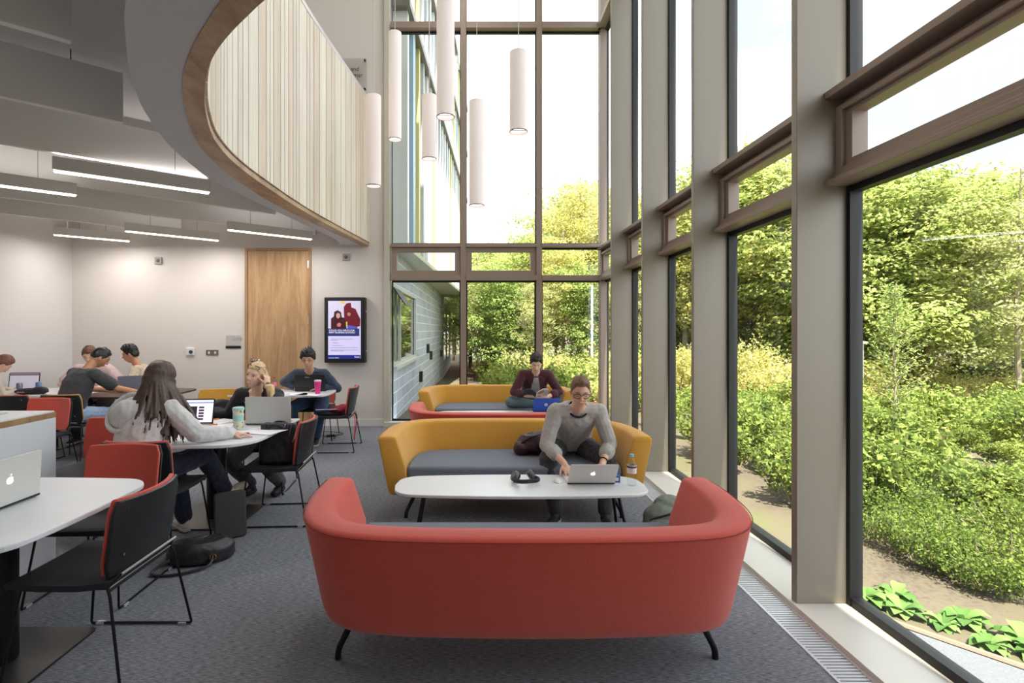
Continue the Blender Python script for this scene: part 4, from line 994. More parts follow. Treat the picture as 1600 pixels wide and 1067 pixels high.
def person(label, loc, rot, seat=.47, lean=(.25, .45), neck=.6, pitch=.5, yaw=0, roll=0, k=1.0, sidelean=0, twist=0,
           hands=None, backs=None, hdirs=None, elbow=None, curl=(.5, .5), feet=None, knees=None, fdir=None, sleeve='long', skin=None, top=None, legs=None, shoes=None,
           vox=.006, wrinkle=.004, looset=.022, looseL=.016, neckline=None, footpitch=(0, 0), name='person', scoop=0):
    o = thing(name, label, 'person', loc, rot); U = V(0, 0, 1); Fw = V(0, -1, 0); R_ = V(-1, 0, 0)
    def tilt(a, sl=sidelean): return (Fw*math.sin(a)+U*math.cos(a)+V(sl, 0, 0)).normalized()
    pel = V(0, 0, seat+.105*k); mid = pel+tilt(lean[0])*.17*k; ch = mid+tilt((lean[0]+lean[1])/2)*.16*k; nb = ch+tilt(lean[1])*.19*k; hc0 = nb+tilt(neck)*.085*k
    Rt = Matrix.Rotation(twist, 3, U) @ R_
    sh = {}; J = {}
    ud = tilt(lean[1])
    for s_ in (-1, 1): sh[s_] = nb-ud*.045*k+Rt*(-s_)*.178*k*1.0     # s_=-1: right (viewer's left), +1: left
    hip = {s_: pel+V(s_*.092*k, 0, -.015) for s_ in (-1, 1)}
    for n_, s_ in ((0, -1), (1, 1)):
        ht = Vector(hands[n_]); ep = Vector(elbow[n_]) if elbow else V(s_*.6, .5, -.6)
        e_, w_ = ik(sh[s_], ht, .285*k, .255*k, ep); kn, an = ik(hip[s_]+V(0, 0, 0), Vector(feet[n_])+V(0, 0, .0), .44*k, .42*k, Vector(knees[n_]) if knees else V(s_*.25, -.6, 1))
        J[s_] = (e_, w_, kn, an)
    body = MB()
    fh = (Matrix.Rotation(yaw, 3, U) @ (Fw*math.cos(pitch)-U*math.sin(pitch))); uh = (Matrix.Rotation(yaw, 3, U) @ (U*math.cos(pitch)+Fw*math.sin(pitch)))
    if roll: uh = Matrix.Rotation(roll, 3, fh) @ uh
    H = Head(hc0+uh*.115*k+fh*.012*k, fh, uh, k)
    H.skin(body); body.cap(nb-ud*.03, H.P(0, -.022, -.05), .058*k, .052*k)
    def torso(mb, x, waist=1.0, low=True, chest=1.0, sc=0):
        secs = [(pel-tilt(lean[0])*.06*k, .165, .115), (pel+tilt(lean[0])*.03, .165, .118), (mid, .145*waist, .105*waist), (ch, .165*chest, .115*chest), (nb-ud*.07*k, .165, .095), (nb-ud*.015*k, .10, .070)]
        if not low: secs = secs[1:]
        R = []
        for i, (c, a, b_) in enumerate(secs):
            t = i/(len(secs)-1); rt_ = (R_*(1-t)+Rt*t).normalized(); ax = ud if i > 2 else tilt(lean[0]); f_ = rt_.cross(ax).normalized()
            R.append([c+rt_*math.cos(q)*(a*k+x)+f_*math.sin(q)*(b_*k+x)-(ax*sc*max(0, -math.sin(q)) if i > 3 else V(0, 0, 0)) for q in [2*PI*j/24 for j in range(24)]])
        mb.rings(R[:-1] if sc else R)
    torso(body, 0)
    for s_ in (-1, 1):
        e_, w_, kn, an = J[s_]
        body.cap(nb-ud*.035, sh[s_], .055*k, .058*k); body.cap(sh[s_], e_, .050*k, .040*k); body.cap(e_, w_, .040*k, .027*k)
        body.cap(hip[s_], kn, .085*k, .056*k); body.cap(kn, kn.lerp(an, .35), .053*k, .054*k); body.cap(kn.lerp(an, .35), an, .054*k, .037*k)
        d_ = Vector(hdirs[0 if s_ < 0 else 1]) if hdirs else (w_-e_); bk = Vector(backs[0 if s_ < 0 else 1]) if backs else V(0, 0, 1)
        hand(body, w_+d_.normalized()*.01, d_, bk, -s_ if True else s_, curl[0 if s_ < 0 else 1], k*1.0)
    remesh(body, 'body', skin, o, vox, 1)
    # clothes
    T = MB(); torso(T, looset*k, 1.06, True, 1.02, scoop); T.ell(pel+tilt(lean[0])*.05*k+Fw*.02, (R_*.165*k, Fw*.145*k, tilt(lean[0])*.13*k), 20, 12); 
    for s_ in (-1, 1):
        e_, w_, kn, an = J[s_]; T.cap((nb-ud*.05).lerp(sh[s_], .5 if scoop else 0), sh[s_]-ud*.004, .055*k+looset*.6, .060*k+looset*.5)
        if sleeve == 'short': T.cap(sh[s_], sh[s_].lerp(e_, .72), .056*k+looset*.7, .056*k+looset*.9)
        else:
            T.cap(sh[s_], e_, .054*k+looset*.7, .046*k+looset*.6)
            en = w_ if sleeve == 'long' else e_.lerp(w_, .48)
            T.cap(e_, en, .046*k+looset*.6, (.033*k if sleeve == 'long' else .043*k)+looset*.45)
            if sleeve == 'rolled': T.cap(e_.lerp(w_, .36), en, .050*k+looset*.5, .050*k+looset*.45)
            else: T.cap(e_.lerp(w_, .84), e_.lerp(w_, .96), .036*k+looset*.5, .034*k+looset*.5)
    remesh(T, 'top', top, o, vox, 2, wrinkle, 13)
    Lg = MB()
    Lg.rings([[c+R_*math.cos(q)*(a*k)+V(0, 1, 0)*math.sin(q)*(b_*k) for q in [2*PI*j/24 for j in range(24)]] for c, a, b_ in ((pel-U*.085*k, .13, .11), (pel-U*.06*k, .172, .135), (pel, .178, .135), (pel+tilt(lean[0])*.07, .165, .125))])
    for s_ in (-1, 1):
        e_, w_, kn, an = J[s_]; Lg.cap(hip[s_], kn, .088*k+looseL, .060*k+looseL); Lg.cap(kn, kn.lerp(an, .35), .058*k+looseL, .056*k+looseL); Lg.cap(kn.lerp(an, .35), kn.lerp(an, .93), .056*k+looseL, .042*k+looseL)
    remesh(Lg, 'trousers', legs, o, vox, 2, wrinkle*.8, 15)
    if shoes:
        for n_, s_ in ((0, -1), (1, 1)):
            fd = Vector(fdir[n_]) if fdir else V(s_*.15, -1, 0); shoe(o, J[s_][3], fd, shoes[0], shoes[1], k, footpitch[n_])
    return o, H, dict(nb=nb, ud=ud, sh=sh, J=J, Rt=Rt, ch=ch, pel=pel, mid=mid, k=k)
def toplocal(o, p):      # world point -> the person's own frame
    return Matrix.Rotation(-o.rotation_euler.z, 3, 'Z') @ (Vector(p)-o.location)
def loc_of(loc, rot, p): return Matrix.Rotation(-rot, 3, 'Z') @ (Vector(p)-Vector(loc))
SK1 = skin_mat('skin_fair', (226, 178, 152)); SK2 = skin_mat('skin_tan', (196, 142, 110)); SK3 = skin_mat('skin_light', (232, 190, 164)); SK4 = skin_mat('skin_warm', (214, 168, 138))
LIP = mat('lip_rose', (190, 110, 100), .5)
H_br = mat('hair_light_brown', (120, 92, 70), .5, var=.35, vscale=60, vsc=(1, 1, .3)); H_dk = mat('hair_dark', (44, 36, 32), .45, var=.4, vscale=60); H_bl = mat('hair_black', (22, 20, 22), .4, var=.3, vscale=60)
H_lb = mat('hair_long_brown', (78, 60, 52), .5, var=.4, vscale=70, vsc=(1, 1, .12)); H_bd = mat('hair_blonde', (216, 184, 138), .42, var=.25, vscale=70, vsc=(1, 1, .2)); H_rd = mat('hair_auburn', (112, 72, 54), .5, var=.3, vscale=60)
def fabric(n, c, var=.08): return mat(n, c, .9, var=var, vscale=40, bump=.25, bscale=300, sheen=.15)
F_greyj = fabric('grey_marl_jersey', (178, 174, 170)); F_char = fabric('charcoal_cotton', (62, 62, 66)); F_dkt = fabric('dark_grey_trouser', (62, 60, 64)); F_mar = fabric('maroon_corduroy', (78, 34, 44), .15)
F_teal = fabric('teal_trouser', (96, 116, 120)); F_hood = fabric('pale_grey_fleece', (212, 210, 208)); F_blk = fabric('black_knit', (26, 26, 32)); F_navy = fabric('navy_check_cotton', (52, 66, 84), .25); F_den = fabric('blue_denim', (50, 78, 112), .2)
F_lden = fabric('light_denim', (150, 172, 200), .15); F_pink = fabric('pale_pink_cotton', (214, 190, 190)); F_bei = fabric('beige_check_cotton', (190, 176, 152), .2); F_leg = fabric('black_patterned_leggings', (30, 34, 52), .4)
F_tee = fabric('light_grey_tee', (168, 164, 164)); F_tan = fabric('tan_linen', (196, 186, 168))
SH_b = mat('black_shoe', (30, 30, 32), .6); SO_w = mat('pale_sole', (190, 186, 180), .7); SH_w = mat('cream_shoe', (214, 200, 184), .7); SO_k = mat('black_sole', (24, 24, 24), .7)
# --- man in grey jumper on the near mustard sofa
gl, gr = (.835, 4.60, 0), .0
A = lambda x, y, z: loc_of(gl, gr, (x, y, z))
o, H, D = person('man in a grey jumper and dark glasses leaning over a silver laptop', gl, gr, seat=.435, lean=(.62, .98), neck=1.05, pitch=.27, yaw=-.08, k=1.0,
    hands=(A(.685, 4.02, .50), A(.99, 4.03, .50)), hdirs=((.25, -.9, -.42), (-.35, -.8, -.2)), backs=((0, -.4, 1), (0, -.2, 1)), elbow=((-.62, .5, -.6), (.62, .5, -.6)), curl=(.8, .8),
    feet=(A(.635, 4.10, .085), A(1.02, 4.07, .085)), knees=(V(-.42, -.5, 1), V(.35, -.5, 1)), fdir=(V(-.5, -1, 0), V(-.1, -1, 0)), sleeve='rolled', skin=SK1, top=F_greyj, legs=F_dkt, shoes=(SH_b, SO_w), vox=.0048, wrinkle=.005)
H.face(o, H_br, LIP, 'down', 1.1); H.hair(o, H_br, top=.018, quiff=.026, side=.003, th=.010, front=.64, seed=2, messy=.005, lowback=-.30); H.glasses(o, M_screen_dark, big=1.12)
MB().tube([D['nb']-D['ud']*.0+(D['Rt']*math.cos(a)*.078+D['Rt'].cross(D['ud'])*math.sin(a)*.074) for a in [2*PI*j/24 for j in range(24)]], .009, 8, closed=True).build('undershirt_collar', F_blk, o, smooth=True)
e_, w_, _, _ = D['J'][1]; dd = (w_-e_).normalized()
MB().tube([w_-dd*.03+dd.orthogonal().normalized()*0+(Matrix.Rotation(a, 3, dd) @ dd.orthogonal().normalized())*.033 for a in [2*PI*j/20 for j in range(20)]], .005, 6, closed=True).build('wristband', mat('brown_strap', (70, 44, 34), .6), o)
# --- reading man on the far sofa, cross legged
gl, gr = (.83, 7.52, 0), .0
o, H, D = person('man in a maroon shirt sitting cross legged on the far sofa reading a magazine', gl, gr, seat=.44, lean=(.50, .80), neck=.95, pitch=.55, yaw=-.12, k=.99,
    hands=(V(-.11, -.50, .64), V(.13, -.48, .62)), hdirs=((.7, -.4, .1), (-.8, -.3, .0)), backs=((-.2, -.8, -.3), (.2, -.8, -.1)), elbow=((-.9, .2, -.6), (.9, .2, -.6)), curl=(.9, .8),
    feet=(V(.05, -.28, .49), V(-.05, -.24, .50)), knees=(V(-1, -.3, .10), V(1, -.3, .10)), fdir=(V(1, -.3, 0), V(-1, -.3, 0)), sleeve='rolled', skin=SK3, top=F_mar, legs=F_teal, shoes=(SH_b, SO_w), vox=.006)
H.face(o, H_dk, LIP, 'down'); H.hair(o, H_dk, top=.034, quiff=.02, side=.012, seed=7, messy=.010)
pf = D['Rt'].cross(D['ud']); pf = pf if pf.y < 0 else -pf
tp = [c for c in o.children if c.name.startswith('top')][0]; me = tp.data; b1 = bmesh.new(); b1.from_mesh(me); b2 = b1.copy()
def isfront(f):
    c = f.calc_center_median()-D['nb']; t_ = -c.dot(D['ud']); return abs(c.dot(D['Rt'])) < .030+.055*min(1, max(0, t_)/.3) and f.normal.dot(pf) > .15 and -.03 < t_ < .60 and c.dot(pf) > -.02
bmesh.ops.delete(b1, geom=[f for f in b1.faces if isfront(f)], context='FACES'); bmesh.ops.delete(b2, geom=[f for f in b2.faces if not isfront(f)], context='FACES')
b1.to_mesh(me); m2 = bpy.data.meshes.new('tee_shirt_front'); b2.to_mesh(m2); m2.materials.append(F_tee); b1.free(); b2.free()
q_ = bpy.data.objects.new('tee_shirt_front', m2); C.objects.link(q_); q_.parent = o
mag = thing('open_magazine', 'open magazine held by the reading man on the far sofa', 'magazine', (.80, 6.98, .645), 0)
for q, lb in ((-1, 0), (1, 0)):
    R = []
    for i in range(7):
        u_ = i/6; z = .045*math.sin(u_*PI*.8)+.02*u_; R.append([V(q*u_*.165, -.02-.10*1, z+.06), V(q*u_*.165, .06, z-.05), V(q*u_*.165, .058, z-.056), V(q*u_*.165, -.022-.10, z+.054)])
    MB().rings(R).build('page_block', M_paper if q > 0 else mat('magazine_dark', (58, 60, 66), .4), mag, smooth=60)
MB().add([(.02, -.126, .068), (.10, -.126, .10), (.10, -.05, .05), (.02, -.05, .03), (.02, -.128, .066), (.10, -.128, .098), (.10, -.052, .048), (.02, -.052, .028)], [(0, 1, 2, 3), (7, 6, 5, 4), (0, 4, 5, 1), (1, 5, 6, 2), (2, 6, 7, 3), (3, 7, 4, 0)]).build('printed_picture', mat('magazine_orange', (206, 150, 84), .4), mag)
# --- woman in pale hoodie, back to the camera
gl, gr = (-2.38, 3.58, 0), PI-.20
A = lambda x, y, z: loc_of(gl, gr, (x, y, z))
o, H, D = person('woman with long brown hair in a pale grey hoodie seen from behind', gl, gr, seat=.46, lean=(.25, .45), neck=.5, pitch=.30, yaw=.10, k=.94, sidelean=.08,
    hands=(A(-1.86, 3.86, .765), A(-2.42, 4.0, .765)), hdirs=(A(-1.70, 3.93, .75)-A(-1.86, 3.86, .765), A(-2.3, 4.1, .76)-A(-2.42, 4.0, .765)), backs=((0, 0, 1), (0, 0, 1)), elbow=((-.9, .3, -.9), (.9, .3, -.8)), curl=(.4, .4),
    feet=(A(-2.02, 4.12, .26), A(-2.24, 3.93, .085)), knees=(V(-.3, -.5, 1), V(.3, -.4, 1)), fdir=(V(-.25, -1, 0), V(.9, -.5, 0)), sleeve='long', skin=SK1, top=F_hood, legs=F_leg, shoes=(SH_w, SO_w), vox=.006, wrinkle=.007, looset=.036, footpitch=(-.3, 0))
H.face(o, H_lb, LIP, 'down')
hb = MB(); H.hair(o, H_lb, top=.026, side=.022, th=.03, lowback=-.8, seed=3, messy=.003, mb=hb, build=False)
r = random.Random(12)
hb.cap(H.P(0, -.055, -.02), H.P(.02, -.085, -.19), .078, .05, 16)
for i in range(330):
    az = 1.15+r.random()*(2*PI-2.3); el = r.uniform(.1, .9)
    d = lambda e: V(math.sin(az)*math.cos(e), math.cos(az)*math.cos(e), math.sin(e))
    P_ = [H.W(H.surf(d(e), .022+.010*r.random())) for e in (1.15, .75, .3, -.2)]
    if P_[-1].x > H.c.x+.012: continue
    out = P_[-1]-H.c; out.z = 0; out.normalize(); L_ = r.uniform(.24, .44); sw = r.uniform(-.05, .05)
    back_ = V(0, 1, 0); L_ *= (.45 if P_[-1].x > H.c.x+.03 else 1); tgt = P_[-1]+out*.06+V(sw-.01, .02, -L_*.45); P_ += [tgt, P_[-1]+out*(.10+.05*r.random())+V(sw*1.4-.035, .05, -L_)]
    hb.tube(catmull(P_, 3), [.010]*3+[.012]*8+[.010]*3+[.008, .006], 6, flat=.8)
remesh(hb, 'hair', H_lb, o, .006, 1)
hd = MB(); nb = D['nb']; bk = V(0, 1, 0)
hd.ell(nb+bk*.135+V(.07, 0, -.07), (V(.135, 0, 0), V(0, .075, .02), V(0, -.03, .105)), 18, 12); remesh(hd, 'hood', F_hood, o, .006, 2, .006, 12)
MB().tube([nb+V(.07+math.cos(a)*.135, .145+math.sin(a)*.075, -.05+(-.12*math.sin(a))) for a in [2*PI*j/26 for j in range(26)]], .017, 8, closed=True).build('hood_rim', F_hood, o, smooth=True)
# --- blonde woman
gl, gr = (-2.00, 4.93, 0), -.12
A = lambda x, y, z: loc_of(gl, gr, (x, y, z))
o, H, D = person('smiling blonde woman in black with glasses pushed up on her hair, holding a pen', gl, gr, seat=.46, lean=(.42, .62), neck=.95, pitch=.0, yaw=-.06, roll=-.22, k=.95, sidelean=.05, scoop=.075,
    hands=(A(-2.53, 4.66, .775), A(-1.86, 4.56, 1.04)), hdirs=(A(-2.62, 4.60, .765)-A(-2.53, 4.66, .775), (-.25, .25, 1)), backs=((-.3, 0, 1), (.9, -.3, 0)), elbow=((-.7, .2, -.9), (.5, .1, -1)), curl=(1.0, 1.1),
    feet=(V(-.12, -.10, .085), V(.12, .0, .085)), knees=(V(-.2, -1, .7), V(.2, -1, .7)), sleeve='long', skin=SK3, top=F_blk, legs=F_dkt, shoes=(SH_b, SO_k), vox=.0055)
H.face(o, H_bd, LIP, 'open', 1.0, smile=1)
hb = MB(); H.hair(o, H_bd, top=.012, side=.006, th=.02, lowback=-.6, seed=5, messy=.002, mb=hb, build=False, front=.54)
for i in range(70):
    a = r.uniform(.9, 2.2); b0 = H.W(H.surf(V(-math.sin(a)*.8, math.cos(a)*.5-.2, .55).normalized(), .012)); b1 = H.P(-.085-.01*r.random(), -.03-.03*r.random(), -.0-.02*r.random()); b2 = H.P(-.13-.03*r.random(), .0+.05*r.random(), -.05-.03*r.random())
    b3 = H.P(-.19-.04*r.random(), .04+.06*r.random(), -.07+.03*r.random()); b4 = H.P(-.25-.04*r.random(), .07+.05*r.random(), -.15-.04*r.random())
    hb.tube(catmull([b0, b1, b2, b3, b4], 4), [.008]*2+[.011]*13+[.008, .006], 6, flat=.8)
remesh(hb, 'hair', H_bd, o, .0055, 1)
H.glasses(o, M_screen_dark, up=.078, big=1.1)
MB().tube([V(*A(-2.56, 4.60, .80)), V(*A(-2.54, 4.61, .90))], .004, 8).build('pen', M_paper, None, loc=None) if False else None
pen = thing('white_pen', 'white pen in the hand of the blonde woman', 'pen', (-2.575, 4.60, .775))
MB().tube([V(0, 0, 0), V(-.02, .01, .12)], .0055, 8).build('barrel', M_paper, pen); MB().tube([V(-.02, .01, .12), V(-.022, .011, .135)], .0045, 8).build('cap', M_alu, pen)
# --- man with black laptop by the door
gl, gr = (-2.28, 7.24, 0), .08
A = lambda x, y, z: loc_of(gl, gr, (x, y, z))
o, H, D = person('man with black hair and glasses in a navy shirt behind a black laptop', gl, gr, seat=.46, lean=(.50, .85), neck=.7, pitch=.25, yaw=.05, k=1.03,
    hands=(A(-2.44, 6.94, .77), A(-2.12, 6.92, .77)), hdirs=((.4, -.6, 0), (-.4, -.6, 0)), elbow=((-.3, .3, -1), (.3, .3, -1)), curl=(.5, .5),
    feet=(A(-2.42, 6.85, .085), A(-2.18, 6.95, .085)), sleeve='long', skin=SK4, top=F_navy, legs=F_den, shoes=(SH_b, SO_w), vox=.007)
H.face(o, H_bl, LIP, 'open'); H.hair(o, H_bl, top=.036, side=.020, front=.42, quiff=.012, seed=9, messy=.010); H.glasses(o, mat('thin_grey_metal', (120, 116, 112), .3, .8))
# --- man in charcoal tee
gl, gr = (-4.80, 6.02, 0), PI-.35
A = lambda x, y, z: loc_of(gl, gr, (x, y, z))
o, H, D = person('man in a charcoal tee shirt and light jeans leaning over his writing', gl, gr, seat=.46, lean=(.25, .50), neck=.85, pitch=.62, yaw=-.45, k=1.02,
    hands=(A(-4.30, 6.46, .77), A(-4.72, 6.60, .77)), hdirs=(A(-4.18, 6.50, .75)-A(-4.30, 6.46, .77), (0, -1, 0)), elbow=((-.9, 0, -.7), (.9, 0, -.7)), curl=(.9, .5),
    feet=(A(-4.5, 6.36, .085), A(-4.78, 6.30, .085)), sleeve='short', skin=SK2, top=F_char, legs=F_lden, shoes=(SH_b, SO_w), vox=.007, wrinkle=.005)
H.face(o, H_bl, LIP, 'down'); H.hair(o, H_bl, top=.016, side=.005, th=.012, seed=4, messy=.003, lowback=-.30)
# --- man behind him in pale pink
gl, gr = (-5.44, 7.38, 0), .25
A = lambda x, y, z: loc_of(gl, gr, (x, y, z))
o, H, D = person('auburn haired man in a pale pink shirt behind the man in the charcoal tee', gl, gr, seat=.46, lean=(.25, .55), neck=.7, pitch=.55, yaw=.2, k=1.0,
    hands=(V(-.16, -.40, .77), V(.2, -.42, .77)), hdirs=((.3, -1, 0), (-.3, -1, 0)), elbow=((-1, .2, -.5), (1, .2, -.5)), feet=(V(-.12, -.34, .085), V(.14, -.34, .085)), sleeve='short', skin=SK3, top=F_pink, legs=F_dkt, shoes=(SH_b, SO_w), vox=.008)
H.face(o, H_rd, LIP, 'down'); H.hair(o, H_rd, top=.02, side=.008, seed=8)
# --- dark haired man in beige, profile
gl, gr = (-4.66, 7.42, 0), Wt+.30
o, H, D = person('man with swept black hair in a beige top in profile at the dark table', gl, gr, seat=.46, lean=(.3, .60), neck=.6, pitch=.25, yaw=0, k=.98,
    hands=(V(-.15, -.34, .78), V(.15, -.34, .78)), hdirs=((.3, -1, 0), (-.3, -1, 0)), elbow=((-1, .3, -.5), (1, .3, -.5)), feet=(V(-.12, -.3, .085), V(.14, -.3, .085)), sleeve='long', skin=SK2, top=F_bei, legs=F_dkt, shoes=(SH_b, SO_w), vox=.008)
H.face(o, H_bl, LIP, 'down'); H.hair(o, H_bl, top=.034, quiff=.016, side=.005, seed=6, messy=.008)
# --- head at the left edge
gl, gr = (-6.22, 6.24, 0), PI-.45
o, H, D = person('auburn haired person cut by the left edge of the photograph, bent over a table', gl, gr, seat=.46, lean=(.3, .60), neck=.8, pitch=.75, yaw=0, k=.92,
    hands=(V(-.15, -.44, .77), V(.1, -.42, .77)), hdirs=((.3, -1, 0), (-.3, -1, 0)), elbow=((-.6, .3, -.9), (.6, .3, -.9)), feet=(V(-.12, -.3, .085), V(.14, -.3, .085)), sleeve='long', skin=SK3, top=F_tan, legs=F_dkt, shoes=(SH_b, SO_w), vox=.008)
H.face(o, H_rd, LIP, 'down'); H.hair(o, H_rd, top=.03, side=.02, seed=1, lowback=-.6)
# ================================================================ SMALL THINGS
def emblem_apple(parent, M, m, s=.018):
    pts = []
    for i in range(40):
        a = 2*PI*i/40; r = 1+.06*math.cos(2*a); x = r*math.cos(a)*.92; y = r*math.sin(a)
        if y > .6 and abs(x) < .5: y -= .16*(1-abs(x)/.5)
        if y < -.7 and abs(x) < .3: y += .10*(1-abs(x)/.3)
        d = math.hypot(x-1.22, y-.18)
        if d < .46: x = 1.22-(.46)*(1.22-x)/d; y = .18+.46*(y-.18)/d
        pts.append((x*s, y*s))
    mb = MB().prism(pts, 0, .0006); mb.prism([(0, 1.12*s), (.10*s, 1.42*s), (.42*s, 1.62*s), (.36*s, 1.30*s)], 0, .0006)
    mb.v = [tuple(M @ Vector(v)) for v in mb.v]; return mb.build('lid_emblem', m, parent)
def laptop(label, loc, rot, w, d, h, ang, lidm, basem, screenm=None, emblem=None, lidcol=None, th=.008):
    """hinge at loc, user on the local -Y side; ang = how far the lid leans back from upright"""
    o = thing('laptop', label, 'laptop', loc, rot)
    MB().prism(rrect(-w/2, w/2, -d, 0, .012), 0, th*1.6).build('base', basem, o, bevel=.002)
    MB().box(-w/2+.03, w/2-.03, -d*.55, -.025, th*1.6, th*1.6+.001).build('keyboard', M_screen_dark, o)
    M = Matrix.Translation((0, .002, th*1.2)) @ Matrix.Rotation(-ang, 4, 'X') @ Matrix.Rotation(PI/2, 4, 'X')     # local: x across, y up the lid, z = towards the user
    lid = MB().prism(rrect(-w/2, w/2, 0, h, .012), -th*.6, 0); lid.v = [tuple(M @ Vector(v)) for v in lid.v]
    lo = lid.build('lid', lidm, o, bevel=.002)
    sc = MB().box(-w/2+.012, w/2-.012, .012, h-.012, 0, .0008, M).build('screen', screenm or M_screen_dark, lo)
    bz = MB().box(-w/2, w/2, -.004, .006, -th*.8, .001, M).build('hinge', M_screen_dark, o)
    B = M @ Matrix.Translation((0, h*.52, -th*.6)) @ Matrix.Rotation(PI, 4, 'Y')
    if emblem == 'apple': emblem_apple(lo, B, mat('emblem_glow', (250, 250, 252), .3, emit=.9))
    elif emblem == 'disc':
        q = MB().lathe([(0, 0), (.022, 0), (.022, .0008), (0, .0008)], (0, 0, 0), 24, B).build('lid_emblem', mat('emblem_silver', (214, 218, 226), .3, .4), lo)
        tm = text_mesh('hp', .026, mat('emblem_blue', (28, 50, 140), .4), lo, (0, 0, 0), (0, 0, 0), align='CENTER'); tm.matrix_local = B @ Matrix.Translation((0, -.008, .001))
    elif emblem: tm = text_mesh(emblem, .020, mat('emblem_silver', (214, 218, 226), .3, .4), lo, (0, 0, 0), (0, 0, 0)); tm.matrix_local = B @ Matrix.Translation((-w*.16, h*.30, .0002))
    return o, lo, M, w, h
M_silver = mat('laptop_silver', (214, 213, 208), .42, .08)
laptop('silver laptop with a glowing emblem at the left edge, on the nearest table', (-2.165, 2.36, .7305), Wt, .335, .23, .222, .06, M_silver, M_silver, emblem='apple')
laptop('silver laptop with a glowing emblem on the long coffee table', (.835, 3.745, .4205), PI, .345, .235, .205, .62, M_silver, M_silver, emblem='apple')
laptop('blue laptop on the far coffee table in front of the reading man', (.92, 6.84, .4505), PI-.03, .33, .22, .20, .40, mat('laptop_blue', (34, 74, 176), .35), mat('laptop_grey', (90, 92, 98), .4), emblem='disc')
laptop('plain pale grey laptop in front of the blonde woman', (-1.79, 4.40, .7305), PI+.03, .385, .25, .235, .05, mat('laptop_pale', (212, 212, 208), .5), M_silver)
laptop('black laptop in front of the man in the navy shirt', (-2.21, 6.80, .7305), PI+.03, .40, .17, .215, .12, M_screen_dark, M_screen_dark, emblem='lenovo')
M_page = mat('screen_page', (214, 216, 238), .3, emit=.75)
o, lo, M, w, h = laptop('black laptop showing a web page with a dark video, beside the woman in the hoodie', (-2.47, 4.40, .7305), .10, .385, .235, .215, .25, M_screen_dark, M_screen_dark, M_page)
def scr(x0, x1, y0, y1, col, nm, em=.5, z=.0012): MB().box(-w/2+.012+x0*(w-.024), -w/2+.012+x1*(w-.024), .012+y0*(h-.024), .012+y1*(h-.024), .0009, z, M).build(nm, mat('web_%d_%d_%d' % col, col, .3, emit=em), lo)
scr(0, 1, .86, .90, (70, 100, 190), 'page_header'); scr(.05, .64, .16, .72, (24, 22, 26), 'video_frame', .05)
scr(.28, .42, .36, .56, (150, 190, 40), 'video_logo', .6, .0016)
for i in range(5): scr(.68, .80, .62-.13*i, .71-.13*i, (84, 60, 70), 'thumbnail', .3)
o, lo, M, w, h = laptop('black laptop with a document on its screen in the far left corner', (-6.06, 6.84, .7305), .1, .385, .24, .235, .12, M_screen_dark, M_screen_dark, mat('screen_doc', (186, 182, 196), .3, emit=.35))
scr(0, 1, .88, .97, (110, 70, 84), 'page_header', .3)
laptop('small blue grey laptop on the dark brown table', (-4.62, 6.86, .7305), PI+.5, .31, .21, .20, .2, mat('laptop_bluegrey', (128, 134, 150), .4), M_silver)
# ---- cups and bottles
def cup(label, loc, h, r0, r1, m, lidm, name='cup', pat=None):
    o = thing(name, label, 'cup', loc)
    MB().lathe([(0, 0), (r0, 0), (r1, h), (r1*.96, h), (r0*.9, .01), (0, .01)]).build('cup_body', m, o, smooth=40)
    MB().lathe([(0, h), (r1*1.05, h-.004), (r1*1.05, h+.008), (r1*.9, h+.016), (0, h+.014)]).build('lid', lidm, o, smooth=40)
    if pat:
        MB().lathe([(r0+(r1-r0)*.42+.002, h*.42), (r0+(r1-r0)*.72+.002, h*.72), (r0+(r1-r0)*.72, h*.72), (r0+(r1-r0)*.42, h*.42)]).build('grip_band', lidm, o, smooth=40)
        r = random.Random(2)
        for i in range(22):
            a = r.uniform(0, 6.28); z = r.choice((r.uniform(.08, .36), r.uniform(.78, .94)))*h; rr = r0+(r1-r0)*z/h+.0008; c = V(math.cos(a), math.sin(a), 0)*rr+V(0, 0, z); t = V(-math.sin(a), math.cos(a), .9).normalized()
            MB().ell(c, (t*.009, t.cross(c.normalized()).normalized()*.0035, V(math.cos(a), math.sin(a), 0)*.0012), 8, 5).build('leaf_motif', mat('motif_dark', (66, 58, 40), .6), o)
    return o
cup('mint green reusable cup with dark leaf pattern between the two women', (-1.965, 4.22, .7305), .165, .033, .045, mat('cup_cream', (226, 222, 196), .5), mat('cup_mint', (164, 216, 204), .5), pat=1)
cup('bright pink tumbler beside the black laptop by the door', (-2.02, 6.50, .7305), .165, .03, .043, mat('tumbler_pink', (222, 62, 144), .35), mat('tumbler_rim', (226, 190, 200), .4), 'tumbler')
M_pet = glass_mat('clear_plastic', (.93, .96, .98), .08, .02)
def bottle(label, loc, h, r, capm, labm, liquid=None):
    o = thing('bottle', label, 'bottle', loc)
    pr = [(0, 0), (r*.8, 0), (r, .01), (r*.93, h*.12), (r, h*.2), (r*.95, h*.34), (r, h*.42), (r, h*.66), (r*.8, h*.78), (r*.42, h*.9), (r*.40, h*.94), (0, h*.94)]
    MB().lathe(pr).build('bottle_body', M_pet, o, smooth=60)
    if liquid: MB().lathe([(0, .003), (r*.9, .003), (r*.9, h*.60), (0, h*.60)]).build('liquid', liquid, o, smooth=40)
    MB().lathe([(0, h*.92), (r*.46, h*.92), (r*.46, h), (0, h)]).build('cap', capm, o)
    MB().lathe([(r*1.01, h*.40), (r*1.01, h*.66), (r*1.0, h*.66), (r*1.0, h*.40)]).build('label_wrap', labm, o, smooth=40)
    return o
